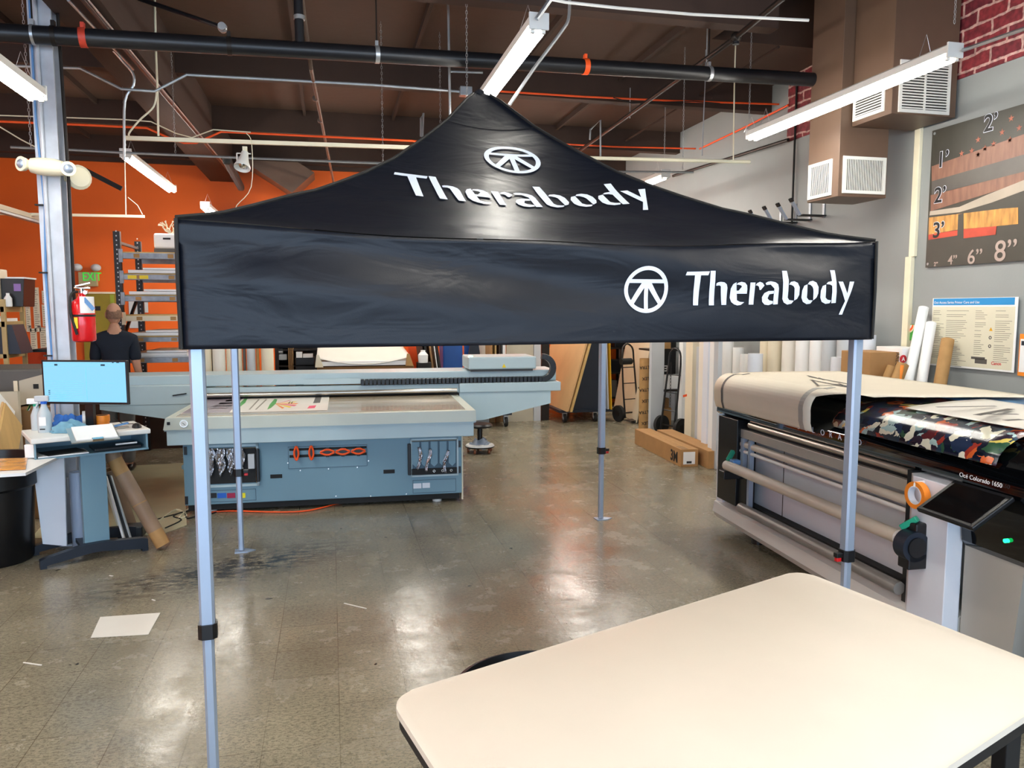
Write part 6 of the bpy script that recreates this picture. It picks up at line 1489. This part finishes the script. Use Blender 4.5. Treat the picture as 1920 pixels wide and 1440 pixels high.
single(MB().box(a1,b1_,10.7,11.1,0,1.5,.02),'blue_bin','blue_plastic','tall blue plastic bin right of the leaning boards','bin')
for i,(px0,px1,m,l) in enumerate(((871,888,'blue_plastic','blue panel edge behind the printer carriage'),(889,917,'foam_white','white panel standing behind the printer carriage'),(918,928,'kraft','tan board standing behind the printer carriage'),(930,943,'cardboard_in','brown board standing behind the printer carriage'),(944,948,'white','thin white board standing behind the printer carriage'),(950,1000,'machine_tan','grey tan panel standing right behind the printer carriage'),(1001,1014,'foam_grey','pale grey panel right of the printer carriage'),(1016,1030,'dark_steel','dark post right of the printer carriage'))):
    a0=at(px0,690,y=11.6).x;b0_=at(px1,690,y=11.6).x;single(MB().box(a0,b0_,11.6,11.66,0,1.45),'standing_panel',m,l,'panel','panels standing behind the printer carriage')
# ================================================================ MAN
mp=at(212,568,y=7.75);MY=8.93;mp=at(212,568,y=MY);MX=mp.x
man=T('person','bald person in a navy t-shirt and grey jeans seen from behind','person',(MX,MY,0),.15)
def skin(nm,V,Ed,R_,m,par,root=0,sub=2):
    me=bpy.data.meshes.new(nm);me.from_pydata(V,Ed,[]);o=bpy.data.objects.new(nm,me);C.objects.link(o)
    md=o.modifiers.new('k','SKIN');md.use_smooth_shade=True
    for i,r in enumerate(R_):
        s=me.skin_vertices[0].data[i];s.radius=r if isinstance(r,tuple) else (r,r);s.use_root=(i==root)
    o.modifiers.new('s','SUBSURF').levels=sub;o.modifiers['s'].render_levels=sub
    bpy.context.view_layer.update();ev=o.evaluated_get(bpy.context.evaluated_depsgraph_get());nm_=bpy.data.meshes.new_from_object(ev)
    bpy.data.objects.remove(o);nm_.materials.clear();nm_.materials.append(M[m]);
    for p in nm_.polygons: p.use_smooth=True
    q=bpy.data.objects.new(nm,nm_);C.objects.link(q);q.parent=par;return q
H=at(212,568,y=MY).z   # head top
s=H/1.80
# body faces +y (away); x right
V=[(0,0,.95),(0,.0,1.12),(0,.0,1.30),(0,-.01,1.44),(0,.0,1.53),(0,.02,1.60),
 (.085,0,.88),(.08,.01,.50),(.08,.0,.09),(.08,.16,.04),(-.085,0,.88),(-.085,.02,.50),(-.09,.0,.09),(-.09,.16,.04),
 (.165,0,1.41),(.195,-.01,1.15),(.235,.05,.92),(.24,.07,.86),(-.165,0,1.41),(-.20,.03,1.17),(-.18,.24,1.08),(-.17,.30,1.08)]
V=[(x*s,y*s,z*s) for x,y,z in V]
Ed=[(0,1),(1,2),(2,3),(3,4),(4,5),(0,6),(6,7),(7,8),(8,9),(0,10),(10,11),(11,12),(12,13),(3,14),(14,15),(15,16),(16,17),(3,18),(18,19),(19,20),(20,21)]
R_=[(.13,.10),(.125,.095),(.13,.10),(.10,.08),(.055,.055),(.055,.055),(.085,.085),(.06,.06),(.042,.042),(.04,.03),(.085,.085),(.06,.06),(.042,.042),(.04,.03),(.06,.06),(.045,.045),(.03,.03),(.028,.018),(.06,.06),(.045,.045),(.03,.03),(.028,.018)]
body=skin('body',V,Ed,R_,'skin',man)
m=MB();m.sphere((0,0,0),1,(1,1,1),24)
for v in m.b.verts:
    n_=v.co.copy();w=.076 if n_.z>-.2 else .076*(1-.25*(-n_.z-.2));v.co=Vector((n_.x*w,n_.y*(.098 if n_.z>0 else .09)+ (.015 if n_.z<0 else 0),n_.z*.118))
o=m.build('head','skin',man,smooth=True);o.location=(0,.02*s,H-.118)
m=MB()
for sx in(-1,1): m.sphere((sx*.078,.01,-.01),.03,(.35,.6,1.1),12)
e=m.build('ears','skin',o,smooth=True)
m=MB();m.sphere((0,.105,-.02),.018,(.8,1,1.4),10);m.build('nose','skin',o,smooth=True)
m=MB()
for sx in(-1,1): m.sphere((sx*.03,.088,.008),.012,(1.2,.6,.8),10)
m.build('eyes','white',o);MB().box(-.025,.025,.088,.10,-.062,-.056).build('mouth','red_tag',o)
m=MB();m.sphere((0,0,0),1,(1,1,1),24)
for v in m.b.verts:
    n_=v.co.copy();v.co=Vector((n_.x*.0785,n_.y*.0995,n_.z*.112-.004))
bmesh.ops.delete(m.b,geom=[v for v in m.b.verts if v.co.z>.045 or v.co.z<-.06 or v.co.y>.03],context='VERTS')
m.build('stubble','hair',o,smooth=True)
# shirt
SV=[(0,0,.80),(0,0,.93),(0,0,1.12),(0,0,1.30),(0,-.01,1.44),(0,.0,1.535),(.165,0,1.41),(.195,-.01,1.17),(-.165,0,1.41),(-.20,.02,1.17)]
skin('t_shirt',[(x*s,y*s,z*s) for x,y,z in SV],[(0,1),(1,2),(2,3),(3,4),(4,5),(4,6),(6,7),(4,8),(8,9)],[(.155,.12),(.15,.12),(.145,.115),(.155,.12),(.14,.11),(.085,.08),(.072,.075),(.062,.062),(.072,.075),(.062,.062)],'shirt_navy',man)
JV=[(0,0,.93),(.085,0,.86),(.08,.01,.50),(.08,0,.08),(-.085,0,.86),(-.085,.02,.50),(-.09,0,.08)]
skin('jeans',[(x*s,y*s,z*s) for x,y,z in JV],[(0,1),(1,2),(2,3),(0,4),(4,5),(5,6)],[(.16,.115),(.10,.10),(.078,.078),(.07,.07),(.10,.10),(.078,.078),(.07,.07)],'jeans_grey',man)
for sx in(-1,1):
    m=MB();m.sphere((sx*.085*s,.07,.05),1,(.05,.145,.05),16)
    bmesh.ops.delete(m.b,geom=[v for v in m.b.verts if v.co.z<.0],context='VERTS');m.build('shoe','black_plastic',man,smooth=True)
# fingers on both hands (rooted in the palms)
def fingers(base,d,side,thumb):
    base=Vector(base);d=Vector(d).normalized();side=Vector(side).normalized();nrm=d.cross(side)
    for k,(o_,L) in enumerate(((-.03,.062),(-.010,.072),(.010,.068),(.03,.054))):
        p0=base+side*o_;pts=[p0,p0+d*L*.45,p0+d*L*.8+nrm*thumb*.012,p0+d*L*.95+nrm*thumb*.03]
        skin('finger',[tuple(p) for p in pts],[(0,1),(1,2),(2,3)],[.0095,.009,.0085,.007],'skin',man,0,1)
    p0=base-d*.05+side*-.032;skin('thumb',[tuple(p0),tuple(p0-side*.02+d*.025),tuple(p0-side*.022+d*.055)],[(0,1),(1,2)],[.012,.011,.009],'skin',man,0,1)
fingers((.242*s,.075*s,.835*s),(.02,.12,-1),(0,-1,-.1),-1)
fingers((-.168*s,.33*s,1.08*s),(0.05,1,0),(1,0,0),1)
# ================================================================ WORLD / RENDER SETTINGS
wd=bpy.data.worlds.new('world');scn.world=wd;wd.use_nodes=True
wd.node_tree.nodes['Background'].inputs[0].default_value=(.6,.75,1,1);wd.node_tree.nodes['Background'].inputs[1].default_value=1.2
vs=scn.view_settings;vs.view_transform='Standard';vs.look='None';vs.gamma=1;vs.use_curve_mapping=False;vs.exposure=EXPO
scn.cycles.max_bounces=8 if hasattr(scn,'cycles') else 8
scn.cycles.diffuse_bounces=5;scn.cycles.transmission_bounces=6;scn.cycles.transparent_max_bounces=8
scn.cycles.sample_clamp_indirect=6.
